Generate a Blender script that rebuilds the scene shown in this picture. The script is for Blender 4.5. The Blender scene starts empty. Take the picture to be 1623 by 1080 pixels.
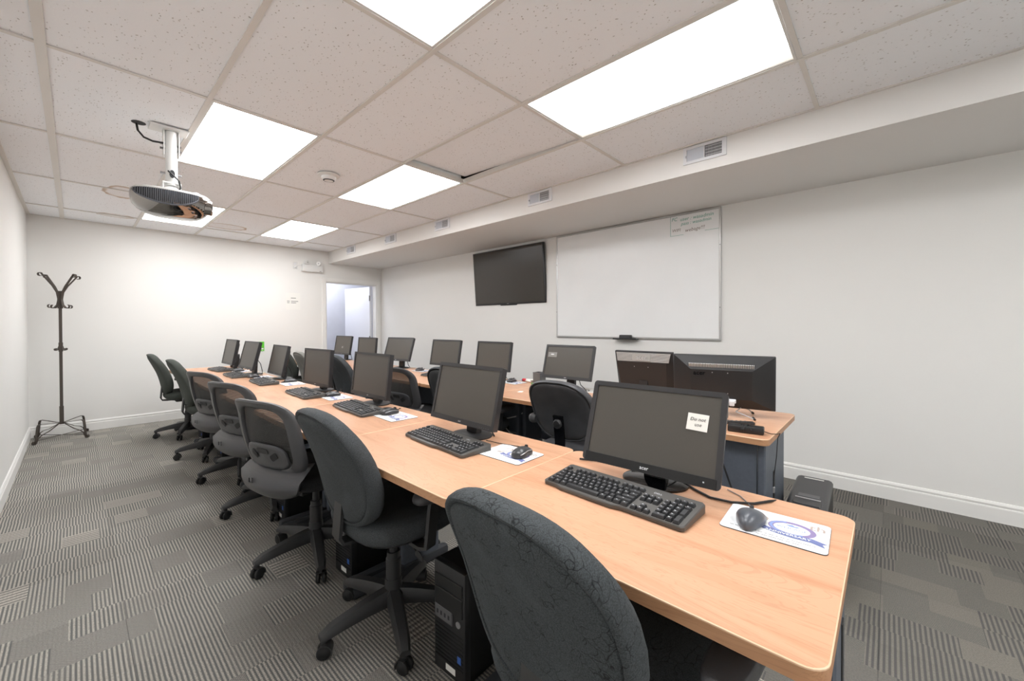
import bpy, bmesh, math, random
from mathutils import Matrix, Vector
random.seed(7)
PI = math.pi
scene = bpy.context.scene
col = scene.collection

# ---------------------------------------------------------------- camera, world, exposure
FPX, YAW, PITCH, ROLL, PCY = 643.34, .8215, -.0089, -.0032, 521.13
CAM_Z = 1.25
fw = Vector((math.sin(YAW)*math.cos(PITCH), math.cos(YAW)*math.cos(PITCH), math.sin(PITCH)))
rt = Vector((math.cos(YAW), -math.sin(YAW), 0))
up = rt.cross(fw)
rt2 = rt*math.cos(ROLL) + up*math.sin(ROLL)
up2 = up*math.cos(ROLL) - rt*math.sin(ROLL)
cd = bpy.data.cameras.new('camera')
cd.sensor_width = 36.0
cd.sensor_fit = 'HORIZONTAL'
cd.lens = FPX/1623*36
cd.shift_y = -(540-PCY)/1623
cd.clip_start = .02
cam = bpy.data.objects.new('camera', cd)
m3 = Matrix((rt2, up2, -fw)).transposed()
cam.matrix_world = Matrix.Translation((0, 0, CAM_Z)) @ m3.to_4x4()
col.objects.link(cam)
scene.camera = cam

world = bpy.data.worlds.new('world')
scene.world = world
world.use_nodes = True
world.node_tree.nodes['Background'].inputs[0].default_value = (.9, .95, 1, 1)
world.node_tree.nodes['Background'].inputs[1].default_value = .3
vs = scene.view_settings
vs.view_transform = 'Standard'
vs.look = 'None'
vs.exposure = 0.05
vs.gamma = 1.0
vs.use_curve_mapping = False
LAMP = 11.3           # radiance of the ceiling light diffusers
HALL_LAMP = 14.0

# room measures
XL, XR, YF, YN = -.365, 3.938, 7.026, -2.6
ZC = 2.503
XS, ZS = 2.953, 2.309          # soffit face and underside
GX, GY = -.096, .312           # ceiling grid
DZ = .735                      # desk height

# ---------------------------------------------------------------- helpers
def lin(c):
    o = []
    for v in c:
        v /= 255.0
        o.append(v/12.92 if v <= .04045 else ((v+.055)/1.055)**2.4)
    return (*o, 1.0)

def mat(name, rgb, rough=.5, metal=0.0, spec=.5, bump=None, var=None, coat=0.0, emit=None):
    m = bpy.data.materials.new(name)
    m.use_nodes = True
    nt = m.node_tree
    b = nt.nodes['Principled BSDF']
    c = lin(rgb)
    b.inputs['Base Color'].default_value = c
    b.inputs['Roughness'].default_value = rough
    b.inputs['Metallic'].default_value = metal
    b.inputs['Specular IOR Level'].default_value = spec
    b.inputs['Coat Weight'].default_value = coat
    if var or bump:
        tc = nt.nodes.new('ShaderNodeTexCoord')
    if var:                       # (scale, amount)
        n = nt.nodes.new('ShaderNodeTexNoise')
        n.inputs['Scale'].default_value = var[0]
        n.inputs['Detail'].default_value = 4
        nt.links.new(tc.outputs['Object'], n.inputs['Vector'])
        r = nt.nodes.new('ShaderNodeValToRGB')
        a = var[1]
        r.color_ramp.elements[0].position = .3
        r.color_ramp.elements[1].position = .7
        r.color_ramp.elements[0].color = tuple(v*(1-a) for v in c[:3])+(1,)
        r.color_ramp.elements[1].color = tuple(min(1, v*(1+a)) for v in c[:3])+(1,)
        nt.links.new(n.outputs['Fac'], r.inputs['Fac'])
        nt.links.new(r.outputs['Color'], b.inputs['Base Color'])
    if bump:                      # (scale, strength)
        n = nt.nodes.new('ShaderNodeTexNoise')
        n.inputs['Scale'].default_value = bump[0]
        nt.links.new(tc.outputs['Object'], n.inputs['Vector'])
        bp = nt.nodes.new('ShaderNodeBump')
        bp.inputs['Strength'].default_value = bump[1]
        bp.inputs['Distance'].default_value = .002
        nt.links.new(n.outputs['Fac'], bp.inputs['Height'])
        nt.links.new(bp.outputs['Normal'], b.inputs['Normal'])
    if emit:
        b.inputs['Emission Color'].default_value = lin(emit[0])
        b.inputs['Emission Strength'].default_value = emit[1]
    return m

class N:
    """tiny node-graph helper"""
    def __init__(s, m):
        s.nt = m.node_tree
    def new(s, t, **k):
        n = s.nt.nodes.new(t)
        for a, v in k.items():
            setattr(n, a, v)
        return n
    def link(s, a, b):
        s.nt.links.new(a, b)
    def math(s, op, a, b=None, c=None):
        n = s.new('ShaderNodeMath', operation=op)
        for i, v in enumerate((a, b, c)):
            if v is None:
                continue
            if isinstance(v, (int, float)):
                n.inputs[i].default_value = v
            else:
                s.link(v, n.inputs[i])
        return n.outputs[0]
    def mix(s, f, a, b):
        n = s.new('ShaderNodeMix', data_type='RGBA')
        if isinstance(f, (int, float)):
            n.inputs[0].default_value = f
        else:
            s.link(f, n.inputs[0])
        for i, v in ((6, a), (7, b)):
            if isinstance(v, tuple):
                n.inputs[i].default_value = v
            else:
                s.link(v, n.inputs[i])
        return n.outputs[2]
    def step(s, v, lo, hi):
        n = s.new('ShaderNodeMapRange', interpolation_type='SMOOTHSTEP')
        s.link(v, n.inputs[0])
        n.inputs[1].default_value = lo
        n.inputs[2].default_value = hi
        return n.outputs[0]
    def white(s, x, y):
        c = s.new('ShaderNodeCombineXYZ')
        for i, v in enumerate((x, y)):
            if isinstance(v, (int, float)):
                c.inputs[i].default_value = v
            else:
                s.link(v, c.inputs[i])
        w = s.new('ShaderNodeTexWhiteNoise', noise_dimensions='2D')
        s.link(c.outputs[0], w.inputs['Vector'])
        return w.outputs['Value']

class MB:
    def __init__(s):
        s.v, s.f = [], []
    def add(s, v, f, M=None):
        o = len(s.v)
        for p in v:
            s.v.append(tuple(M @ Vector(p)) if M is not None else tuple(p))
        s.f += [tuple(i+o for i in q) for q in f]
        return s
    def box(s, c, d, M=None):
        x, y, z = (k/2 for k in d)
        v = [(c[0]+a*x, c[1]+b*y, c[2]+e*z) for e in (-1, 1) for b in (-1, 1) for a in (-1, 1)]
        return s.add(v, [(0,2,3,1),(4,5,7,6),(0,1,5,4),(2,6,7,3),(0,4,6,2),(1,3,7,5)], M)
    def rbox(s, c, d, r, seg=2, M=None):
        bm = bmesh.new()
        bmesh.ops.create_cube(bm, size=1)
        for v in bm.verts:
            v.co = Vector((v.co.x*d[0], v.co.y*d[1], v.co.z*d[2]))
        bmesh.ops.bevel(bm, geom=list(bm.edges), offset=min(r, min(d)*.49), segments=seg, profile=.5, affect='EDGES')
        bm.verts.index_update()
        v = [(p.co.x+c[0], p.co.y+c[1], p.co.z+c[2]) for p in bm.verts]
        f = [tuple(p.index for p in q.verts) for q in bm.faces]
        bm.free()
        return s.add(v, f, M)
    def loft(s, rings, cap=True, closed=True, M=None):
        n = len(rings[0])
        v = [p for r in rings for p in r]
        f = []
        for i in range(len(rings)-1):
            for j in range(n if closed else n-1):
                k = (j+1) % n
                f.append((i*n+j, i*n+k, (i+1)*n+k, (i+1)*n+j))
        if cap:
            f.append(tuple(range(n-1, -1, -1)))
            f.append(tuple((len(rings)-1)*n+j for j in range(n)))
        return s.add(v, f, M)
    def tube(s, path, r, n=8, sx=1.0, closed=False, M=None, flat=None):
        """round tube; flat=(a,b) gives an a x b strap section (b along the reference up)"""
        P = [Vector(p) for p in path]
        rings = []
        ref = None
        for i, p in enumerate(P):
            a = P[i-1] if (i or closed) else p
            b = P[(i+1) % len(P)] if (i < len(P)-1 or closed) else p
            t = (b-a)
            t = t.normalized() if t.length > 1e-9 else Vector((0, 0, 1))
            if ref is None:
                ref = Vector((0, 0, 1)) if abs(t.z) < .9 else Vector((1, 0, 0))
            u = (ref - t*ref.dot(t))
            u = u.normalized() if u.length > 1e-6 else t.orthogonal().normalized()
            ref = u
            w = t.cross(u)
            rr = r[i] if isinstance(r, (list, tuple)) else r
            if flat:
                A, B = flat[0]/2, flat[1]/2
                rings.append([p+w*A+u*B, p-w*A+u*B, p-w*A-u*B, p+w*A-u*B])
            else:
                rings.append([p + (u*math.cos(2*PI*k/n) + w*math.sin(2*PI*k/n)*sx)*rr for k in range(n)])
        if closed:
            rings.append(rings[0])
            return s.loft(rings, cap=False, M=M)
        return s.loft(rings, M=M)
    def lathe(s, prof, n=20, M=None, axis='z'):
        rings = []
        for r, z in prof:
            ring = []
            for k in range(n):
                a = 2*PI*k/n
                x, y = r*math.cos(a), r*math.sin(a)
                ring.append({'z': (x, y, z), 'x': (z, x, y), 'y': (y, z, x)}[axis])
            rings.append(ring)
        return s.loft(rings, M=M)
    def prism(s, pts, z0, z1, M=None):
        return s.loft([[(x, y, z0) for x, y in pts], [(x, y, z1) for x, y in pts]], M=M)
    def text(s, t, size, M, bold=False, depth=None):
        vv, ff = TXT[t]
        return s.add([(x*size, y*size, 0) for x, y in vv], ff, M)
    def build(s, name, m, parent=None, smooth=32, kind=None):
        me = bpy.data.meshes.new(name)
        me.from_pydata(s.v, [], s.f)
        bm = bmesh.new()
        bm.from_mesh(me)
        bmesh.ops.recalc_face_normals(bm, faces=bm.faces)
        bm.to_mesh(me)
        bm.free()
        me.materials.append(m)
        if smooth:
            me.polygons.foreach_set('use_smooth', [True]*len(me.polygons))
            me.set_sharp_from_angle(angle=math.radians(smooth))
        o = bpy.data.objects.new(name, me)
        col.objects.link(o)
        if parent is not None:
            o.parent = parent
        if kind:
            o['kind'] = kind
        return o

def inst(src, name, parent, loc=(0, 0, 0), rot=(0, 0, 0)):
    o = bpy.data.objects.new(name, src.data)
    col.objects.link(o)
    o.parent = parent
    o.location = loc
    o.rotation_euler = rot
    return o

def tag(o, label, cat, group=None):
    o['label'] = label
    o['category'] = cat
    if group:
        o['group'] = group
    return o

def thing(name, label, cat, loc=(0, 0, 0), rz=0.0, group=None):
    o = bpy.data.objects.new(name, None)
    o.empty_display_size = .05
    col.objects.link(o)
    o.location = loc
    o.rotation_euler = (0, 0, rz)
    return tag(o, label, cat, group)

KIDS = {}
def copy_tree(o, parent=None):
    c = o.copy()
    col.objects.link(c)
    c.parent = parent
    for ch in list(o.children):
        copy_tree(ch, c)
    return c

def struct(o):
    o['kind'] = 'structure'
    return o

def rrect(w, h, r, n=6, cx=0, cy=0):
    """rounded rectangle outline; r may be 4 radii (+x+y, -x+y, -x-y, +x-y)"""
    rs = r if isinstance(r, (list, tuple)) else [r]*4
    pts = []
    for q, (sx, sy) in enumerate(((1, 1), (-1, 1), (-1, -1), (1, -1))):
        rr = rs[q]
        x0, y0 = cx+sx*(w/2-rr), cy+sy*(h/2-rr)
        for k in range(n+1):
            a = PI/2*q + PI/2*k/n
            pts.append((x0+rr*math.cos(a), y0+rr*math.sin(a)))
    return pts

def Rz(a): return Matrix.Rotation(a, 4, 'Z')
def Rx(a): return Matrix.Rotation(a, 4, 'X')
def Ry(a): return Matrix.Rotation(a, 4, 'Y')
def T(x, y, z): return Matrix.Translation((x, y, z))
def lerp(a, b, t): return a+(b-a)*t

# ---- lettering: every string once, as flat mesh data (centred, height ~1)
STR = list('QWERTYUIOPASDFGHJKLZXCVBNM1234567890-=[];,./') + ['Esc', 'F1', 'F2', 'F3', 'F4', 'F5', 'F6', 'F7', 'F8', 'F9', 'F10', 'F11', 'F12',
      'acer', 'DELL', 'lenovo', '20', 'th', 'WEB AGE', 'ANNIVERSARY', 'Do not', 'use', 'FC', 'user : wasadmin', 'pass : wasadmin', 'WIFI', 'webage!!!', 'intel']
TXT = {}
def make_text():
    obs = []
    for t in STR:
        c = bpy.data.curves.new('t', 'FONT')
        c.body = t
        c.size = 1
        c.align_x = 'CENTER'
        c.align_y = 'CENTER'
        c.resolution_u = 2
        if t in ('user : wasadmin', 'pass : wasadmin', 'WIFI', 'webage!!!', 'FC', 'Do not', 'use'):
            c.shear = .25
        if t in ('acer', 'DELL', '20', 'th', 'ANNIVERSARY'):
            c.offset = .012
        o = bpy.data.objects.new('t', c)
        col.objects.link(o)
        obs.append((t, o, c))
    dg = bpy.context.evaluated_depsgraph_get()
    for t, o, c in obs:
        me = bpy.data.meshes.new_from_object(o.evaluated_get(dg))
        TXT[t] = ([(v.co.x, v.co.y) for v in me.vertices], [tuple(p.vertices) for p in me.polygons])
        bpy.data.meshes.remove(me)
    for t, o, c in obs:
        bpy.data.objects.remove(o)
        bpy.data.curves.remove(c)
make_text()

# ---------------------------------------------------------------- materials
M_wall = mat('wall_paint', (236, 235, 232), .85, spec=.2, bump=(180, .08), var=(1.2, .012))
M_trim = mat('trim_paint', (240, 239, 236), .45)
M_soffit = mat('soffit_paint', (230, 228, 225), .9, spec=.2, bump=(180, .08))
M_tee = mat('tee_enamel', (222, 219, 214), .45)
M_plenum = mat('plenum', (120, 118, 115), .9)
M_whiteplastic = mat('white_plastic', (228, 228, 226), .4)
M_whitemetal = mat('white_metal', (226, 226, 224), .35)
M_blackplastic = mat('black_plastic', (38, 38, 39), .42, bump=(600, .15))
M_chairplastic = mat('chair_plastic', (52, 52, 53), .42, bump=(900, .15), var=(14, .12))
M_greyplastic = mat('grey_frame_plastic', (72, 72, 74), .36, bump=(900, .1))
M_gloss = mat('gloss_black', (12, 12, 14), .08)
M_armpad = mat('arm_pad_grey', (74, 74, 77), .4, bump=(500, .2))
M_bezel = mat('bezel_black', (48, 48, 50), .38)
M_bezel_light = mat('bezel_grey', (84, 84, 84), .4)
M_screen = mat('screen_matte', (78, 75, 70), .34, spec=.45, var=(900, .06))
M_tvscreen = mat('tv_screen', (54, 49, 43), .2, spec=.5)
M_case = mat('tower_case', (26, 26, 27), .4)
M_casefront = mat('tower_front', (38, 38, 40), .35)
M_casegrey = mat('tower_grey', (92, 92, 94), .4)
M_alu = mat('aluminium', (205, 205, 205), .28, metal=.9)
M_steel = mat('steel', (150, 150, 152), .3, metal=.9)
M_iron = mat('dark_iron', (78, 70, 64), .45, metal=.3)
M_deskleg = mat('desk_leg_grey', (92, 98, 108), .5, var=(60, .06))
M_deskdark = mat('desk_dark', (58, 60, 64), .55)
M_rubber = mat('rubber', (26, 26, 27), .6)
M_cable = mat('cable_black', (24, 24, 25), .5)
M_cablegrey = mat('cable_grey', (120, 120, 122), .5)
M_cablewhite = mat('cable_white', (215, 215, 215), .5)
M_key = mat('key_black', (46, 47, 49), .36)
M_kbd = mat('keyboard_body', (80, 78, 75), .42)
M_legend = mat('legend_white', (215, 216, 220), .6)
M_silver = mat('silver_plastic', (176, 176, 178), .3, metal=.5)
M_paper = mat('paper', (240, 239, 234), .85)
M_ink = mat('ink_grey', (110, 108, 106), .9)
M_inkdark = mat('ink_dark', (60, 58, 58), .9)
M_note = mat('note_paper', (240, 240, 234), .85)
M_teal = mat('marker_teal', (92, 168, 152), .6)
M_brownink = mat('marker_brown', (140, 126, 120), .6)
M_pad = mat('mousepad_white', (236, 238, 240), .7)
M_padback = mat('mousepad_rubber', (44, 46, 60), .8)
M_purple = mat('print_purple', (142, 128, 170), .7)
M_blue = mat('print_blue', (136, 156, 206), .7)
M_navy = mat('print_navy', (110, 120, 168), .7)
M_tan = mat('print_tan', (178, 164, 156), .7)
M_green = mat('green_sign', (98, 205, 52), .5)
M_yellow = mat('yellow_folder', (226, 200, 128), .7)
M_red = mat('marker_red', (205, 52, 60), .4)
M_bluepen = mat('marker_blue', (70, 110, 190), .4)
M_greenpen = mat('marker_green', (90, 150, 70), .4)
M_meshcup = mat('mesh_cup', (120, 122, 124), .4, metal=.6)
M_ribs = mat('vent_rib_grey', (196, 196, 194), .45)
M_plate = mat('name_plate', (158, 156, 152), .4)
M_stick = mat('sticker_grey', (132, 131, 128), .6)
M_chrome = mat('projector_chrome', (150, 146, 142), .06, metal=1.0)
M_grille = mat('projector_grille', (104, 107, 114), .4)
M_grilledark = mat('projector_grille_dark', (36, 37, 42), .5)
M_projgrey = mat('projector_lid', (196, 195, 192), .35)
M_lens = mat('lens_glass', (14, 16, 24), .05)
M_vent = mat('vent_white', (226, 227, 230), .4)
M_ventgrey = mat('vent_grey', (196, 200, 208), .45)
M_ventdark = mat('vent_dark', (48, 48, 52), .7)
M_board = mat('whiteboard_face', (242, 243, 243), .3, spec=.45, var=(3, .015))
M_hall = mat('hall_paint', (234, 235, 243), .8, var=(2.5, .05))
M_door = mat('door_paint', (236, 237, 243), .5)
M_darkred = mat('frame_dark', (70, 48, 50), .5)
M_eraser = mat('eraser_felt', (70, 70, 72), .9)
M_cup = mat('cup_dark', (60, 62, 66), .4)
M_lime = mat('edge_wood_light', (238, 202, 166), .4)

def fabric(name, rgb, crack=0.0, rough=.9, fuzz=.16, scratch=False):
    m = mat(name, rgb, rough, spec=.25)
    g = N(m)
    b = g.nt.nodes['Principled BSDF']
    tc = g.new('ShaderNodeTexCoord')
    n = g.new('ShaderNodeTexNoise')
    n.inputs['Scale'].default_value = 420
    n.inputs['Detail'].default_value = 3
    g.link(tc.outputs['Object'], n.inputs['Vector'])
    c = lin(rgb)
    f = g.step(n.outputs['Fac'], .35, .65)
    out = g.mix(f, tuple(v*(1-fuzz*1.6) for v in c[:3])+(1,), tuple(v*(1+fuzz*2.2) for v in c[:3])+(1,))
    n2 = g.new('ShaderNodeTexNoise')
    n2.inputs['Scale'].default_value = 9
    n2.inputs['Detail'].default_value = 5
    g.link(tc.outputs['Object'], n2.inputs['Vector'])
    out = g.mix(g.math('MULTIPLY', g.step(n2.outputs['Fac'], .45, .75), .35), out, tuple(v*1.7 for v in c[:3])+(1,))
    if crack:
        dn = g.new('ShaderNodeTexNoise')
        dn.inputs['Scale'].default_value = 14
        g.link(tc.outputs['Object'], dn.inputs['Vector'])
        mx = g.new('ShaderNodeVectorMath', operation='MULTIPLY_ADD')
        g.link(dn.outputs['Color'], mx.inputs[0])
        mx.inputs[1].default_value = (.09, .09, .09)
        g.link(tc.outputs['Object'], mx.inputs[2])
        vo = g.new('ShaderNodeTexVoronoi', feature='DISTANCE_TO_EDGE')
        vo.inputs['Scale'].default_value = 38
        g.link(mx.outputs[0], vo.inputs['Vector'])
        ln = g.math('SUBTRACT', 1.0, g.step(vo.outputs['Distance'], .0, .04))
        br = g.new('ShaderNodeTexNoise')
        br.inputs['Scale'].default_value = 22
        g.link(tc.outputs['Object'], br.inputs['Vector'])
        ln = g.math('MULTIPLY', ln, g.step(br.outputs['Fac'], .45, .58))
        out = g.mix(g.math('MULTIPLY', ln, crack), out, tuple(v*.25 for v in c[:3])+(1,))
    g.link(out, b.inputs['Base Color'])
    bp = g.new('ShaderNodeBump')
    bp.inputs['Strength'].default_value = .25
    bp.inputs['Distance'].default_value = .002
    g.link(n.outputs['Fac'], bp.inputs['Height'])
    g.link(bp.outputs['Normal'], b.inputs['Normal'])
    return m
M_fab = fabric('fabric_charcoal', (66, 69, 71))
M_fabcrack = fabric('fabric_crackled', (66, 70, 72), crack=.9)
M_fabgreen = fabric('fabric_greenish', (72, 76, 72))
M_fabgrey = fabric('fabric_grey', (128, 127, 122), fuzz=.08)
M_seatdark = fabric('seat_black', (40, 40, 42))
M_vinyl = mat('vinyl_black', (68, 69, 72), .45, bump=(300, .2), var=(12, .15))

# mesh fabric of the task chairs: woven, see-through
M_mesh = mat('chair_mesh', (58, 57, 56), .8)
def _mesh():
    g = N(M_mesh)
    b = g.nt.nodes['Principled BSDF']
    out = g.nt.nodes['Material Output']
    tr = g.new('ShaderNodeBsdfTransparent')
    mx = g.new('ShaderNodeMixShader')
    tc = g.new('ShaderNodeTexCoord')
    w = g.new('ShaderNodeTexWave', wave_type='BANDS', bands_direction='Z')
    w.inputs['Scale'].default_value = 60
    w.inputs['Distortion'].default_value = .6
    g.link(tc.outputs['Object'], w.inputs['Vector'])
    f = g.math('MULTIPLY_ADD', w.outputs['Fac'], .2, .78)
    g.link(f, mx.inputs[0])
    g.link(tr.outputs[0], mx.inputs[1])
    g.link(b.outputs[0], mx.inputs[2])
    g.link(mx.outputs[0], out.inputs[0])
_mesh()

def make_wood(name, a, bcol, rough=.32):
    m = mat(name, a, rough, spec=.45)
    g = N(m)
    b = g.nt.nodes['Principled BSDF']
    tc = g.new('ShaderNodeTexCoord')
    oi = g.new('ShaderNodeObjectInfo')
    mp = g.new('ShaderNodeVectorMath', operation='MULTIPLY_ADD')
    g.link(tc.outputs['Object'], mp.inputs[0])
    mp.inputs[1].default_value = (9, 1.1, 9)
    mul = g.new('ShaderNodeVectorMath', operation='SCALE')
    cmb = g.new('ShaderNodeCombineXYZ')
    for i in range(3):
        g.link(oi.outputs['Random'], cmb.inputs[i])
    g.link(cmb.outputs[0], mul.inputs[0])
    mul.inputs['Scale'].default_value = 37
    g.link(mul.outputs[0], mp.inputs[2])
    n1 = g.new('ShaderNodeTexNoise')
    n1.inputs['Scale'].default_value = .9
    n1.inputs['Detail'].default_value = 6
    n1.inputs['Distortion'].default_value = 1.6
    g.link(mp.outputs[0], n1.inputs['Vector'])
    ca, cb = lin(a), lin(bcol)
    o = g.mix(g.step(n1.outputs['Fac'], .42, .72), ca, cb)
    # fine growth lines
    wv = g.math('SINE', g.math('MULTIPLY', n1.outputs['Fac'], 130))
    ln = g.math('MULTIPLY', g.step(wv, .7, 1.0), .34)
    o = g.mix(ln, o, tuple(v*.78 for v in cb[:3])+(1,))
    # darker flame streaks
    n2 = g.new('ShaderNodeTexNoise')
    n2.inputs['Scale'].default_value = .55
    n2.inputs['Detail'].default_value = 8
    n2.inputs['Distortion'].default_value = 2.5
    g.link(mp.outputs[0], n2.inputs['Vector'])
    o = g.mix(g.math('MULTIPLY', g.step(n2.outputs['Fac'], .6, .76), .55), o, tuple(v*f for v, f in zip(cb[:3], (.85, .68, .55)))+(1,))
    g.link(o, b.inputs['Base Color'])
    return m
M_wood = make_wood('maple_laminate', (214, 167, 134), (201, 148, 114))
M_woodedge = make_wood('maple_edge', (196, 148, 110), (176, 126, 90), .45)

# carpet: planks of loop pile, ribbed in blocks
def make_carpet():
    m = mat('carpet', (120, 118, 112), .95, spec=.1)
    g = N(m)
    b = g.nt.nodes['Principled BSDF']
    geo = g.new('ShaderNodeNewGeometry')
    sp = g.new('ShaderNodeSeparateXYZ')
    g.link(geo.outputs['Position'], sp.inputs[0])
    oi = g.new('ShaderNodeObjectInfo')
    x, y = sp.outputs[0], sp.outputs[1]
    row = g.math('FLOOR', g.math('MULTIPLY', y, 1/.17))
    r1 = g.white(row, 3.3)
    bx = g.math('FLOOR', g.math('MULTIPLY_ADD', x, 1/.15, g.math('MULTIPLY', r1, 9.0)))
    cell = g.white(bx, row)
    cell2 = g.white(bx, g.math('ADD', row, 71.7))
    # loop jitter
    nz = g.new('ShaderNodeTexNoise')
    nz.inputs['Scale'].default_value = 210
    nz.inputs['Detail'].default_value = 3
    g.link(geo.outputs['Position'], nz.inputs['Vector'])
    jit = nz.outputs['Fac']
    ph = g.math('MULTIPLY', r1, 40.0)
    st = g.math('SINE', g.math('ADD', g.math('MULTIPLY_ADD', x, 2*PI/.0135, ph), g.math('MULTIPLY', jit, 1.6)))
    bead = g.math('SINE', g.math('MULTIPLY', y, 2*PI/.0095))
    st = g.step(g.math('ADD', st, g.math('MULTIPLY', bead, .35)), -.7, .7)
    fine = g.math('MULTIPLY', g.math('SINE', g.math('MULTIPLY', x, 2*PI/.0095)), g.math('SINE', g.math('MULTIPLY', y, 2*PI/.0105)))
    fine = g.math('MULTIPLY_ADD', fine, .5, .5)
    xs = g.step(g.math('SINE', g.math('MULTIPLY', y, 2*PI/.028)), -.5, .5)
    dark, light, mid = lin((104, 104, 103)), lin((178, 173, 163)), lin((140, 137, 131))
    cs = g.mix(st, dark, light)
    cf = g.mix(fine, lin((108, 107, 105)), lin((164, 160, 152)))
    cx = g.mix(xs, lin((126, 124, 119)), lin((184, 178, 168)))
    o = g.mix(g.math('GREATER_THAN', cell, .66), cs, cf)
    o = g.mix(g.math('GREATER_THAN', cell, .91), o, cx)
    # the tiles right of the aisle seam are laid a quarter turn round, bars across; colours set darker here
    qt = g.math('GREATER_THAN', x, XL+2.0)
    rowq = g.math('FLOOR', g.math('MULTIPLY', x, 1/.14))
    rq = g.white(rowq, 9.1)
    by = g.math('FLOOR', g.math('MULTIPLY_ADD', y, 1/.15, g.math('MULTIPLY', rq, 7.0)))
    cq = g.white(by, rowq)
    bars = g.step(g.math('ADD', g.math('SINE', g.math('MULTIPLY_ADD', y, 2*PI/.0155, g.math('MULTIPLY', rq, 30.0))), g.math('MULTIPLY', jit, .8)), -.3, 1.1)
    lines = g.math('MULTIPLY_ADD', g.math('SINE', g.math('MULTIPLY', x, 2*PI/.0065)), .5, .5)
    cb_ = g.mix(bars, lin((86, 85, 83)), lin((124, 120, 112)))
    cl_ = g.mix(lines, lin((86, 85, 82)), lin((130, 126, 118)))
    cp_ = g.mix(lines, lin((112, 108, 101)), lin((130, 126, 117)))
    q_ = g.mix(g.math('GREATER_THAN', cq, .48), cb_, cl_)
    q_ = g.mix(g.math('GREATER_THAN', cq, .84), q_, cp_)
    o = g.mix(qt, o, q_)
    # dim or light whole blocks
    o = g.mix(g.math('MULTIPLY', g.step(cell2, .7, 1.0), g.math('MULTIPLY_ADD', qt, -.3, .3)), o, mid)
    n2 = g.new('ShaderNodeTexNoise')
    n2.inputs['Scale'].default_value = 900
    g.link(geo.outputs['Position'], n2.inputs['Vector'])
    o = g.mix(g.math('MULTIPLY', g.step(jit, .38, .64), .42), o, lin((92, 91, 89)))
    tile = g.math('MULTIPLY_ADD', oi.outputs['Random'], .24, .98)
    mx = g.new('ShaderNodeMix', data_type='RGBA', blend_type='MULTIPLY')
    mx.inputs[0].default_value = 1
    g.link(o, mx.inputs[6])
    cc = g.new('ShaderNodeCombineColor')
    for i in range(3):
        g.link(tile, cc.inputs[i])
    g.link(cc.outputs[0], mx.inputs[7])
    g.link(mx.outputs[2], b.inputs['Base Color'])
    bp = g.new('ShaderNodeBump')
    bp.inputs['Strength'].default_value = .5
    bp.inputs['Distance'].default_value = .004
    g.link(g.math('ADD', jit, g.math('MULTIPLY', st, .5)), bp.inputs['Height'])
    g.link(bp.outputs['Normal'], b.inputs['Normal'])
    return m
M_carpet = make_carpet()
M_carpetjoint = mat('carpet_joint', (70, 69, 67), .95)

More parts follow.
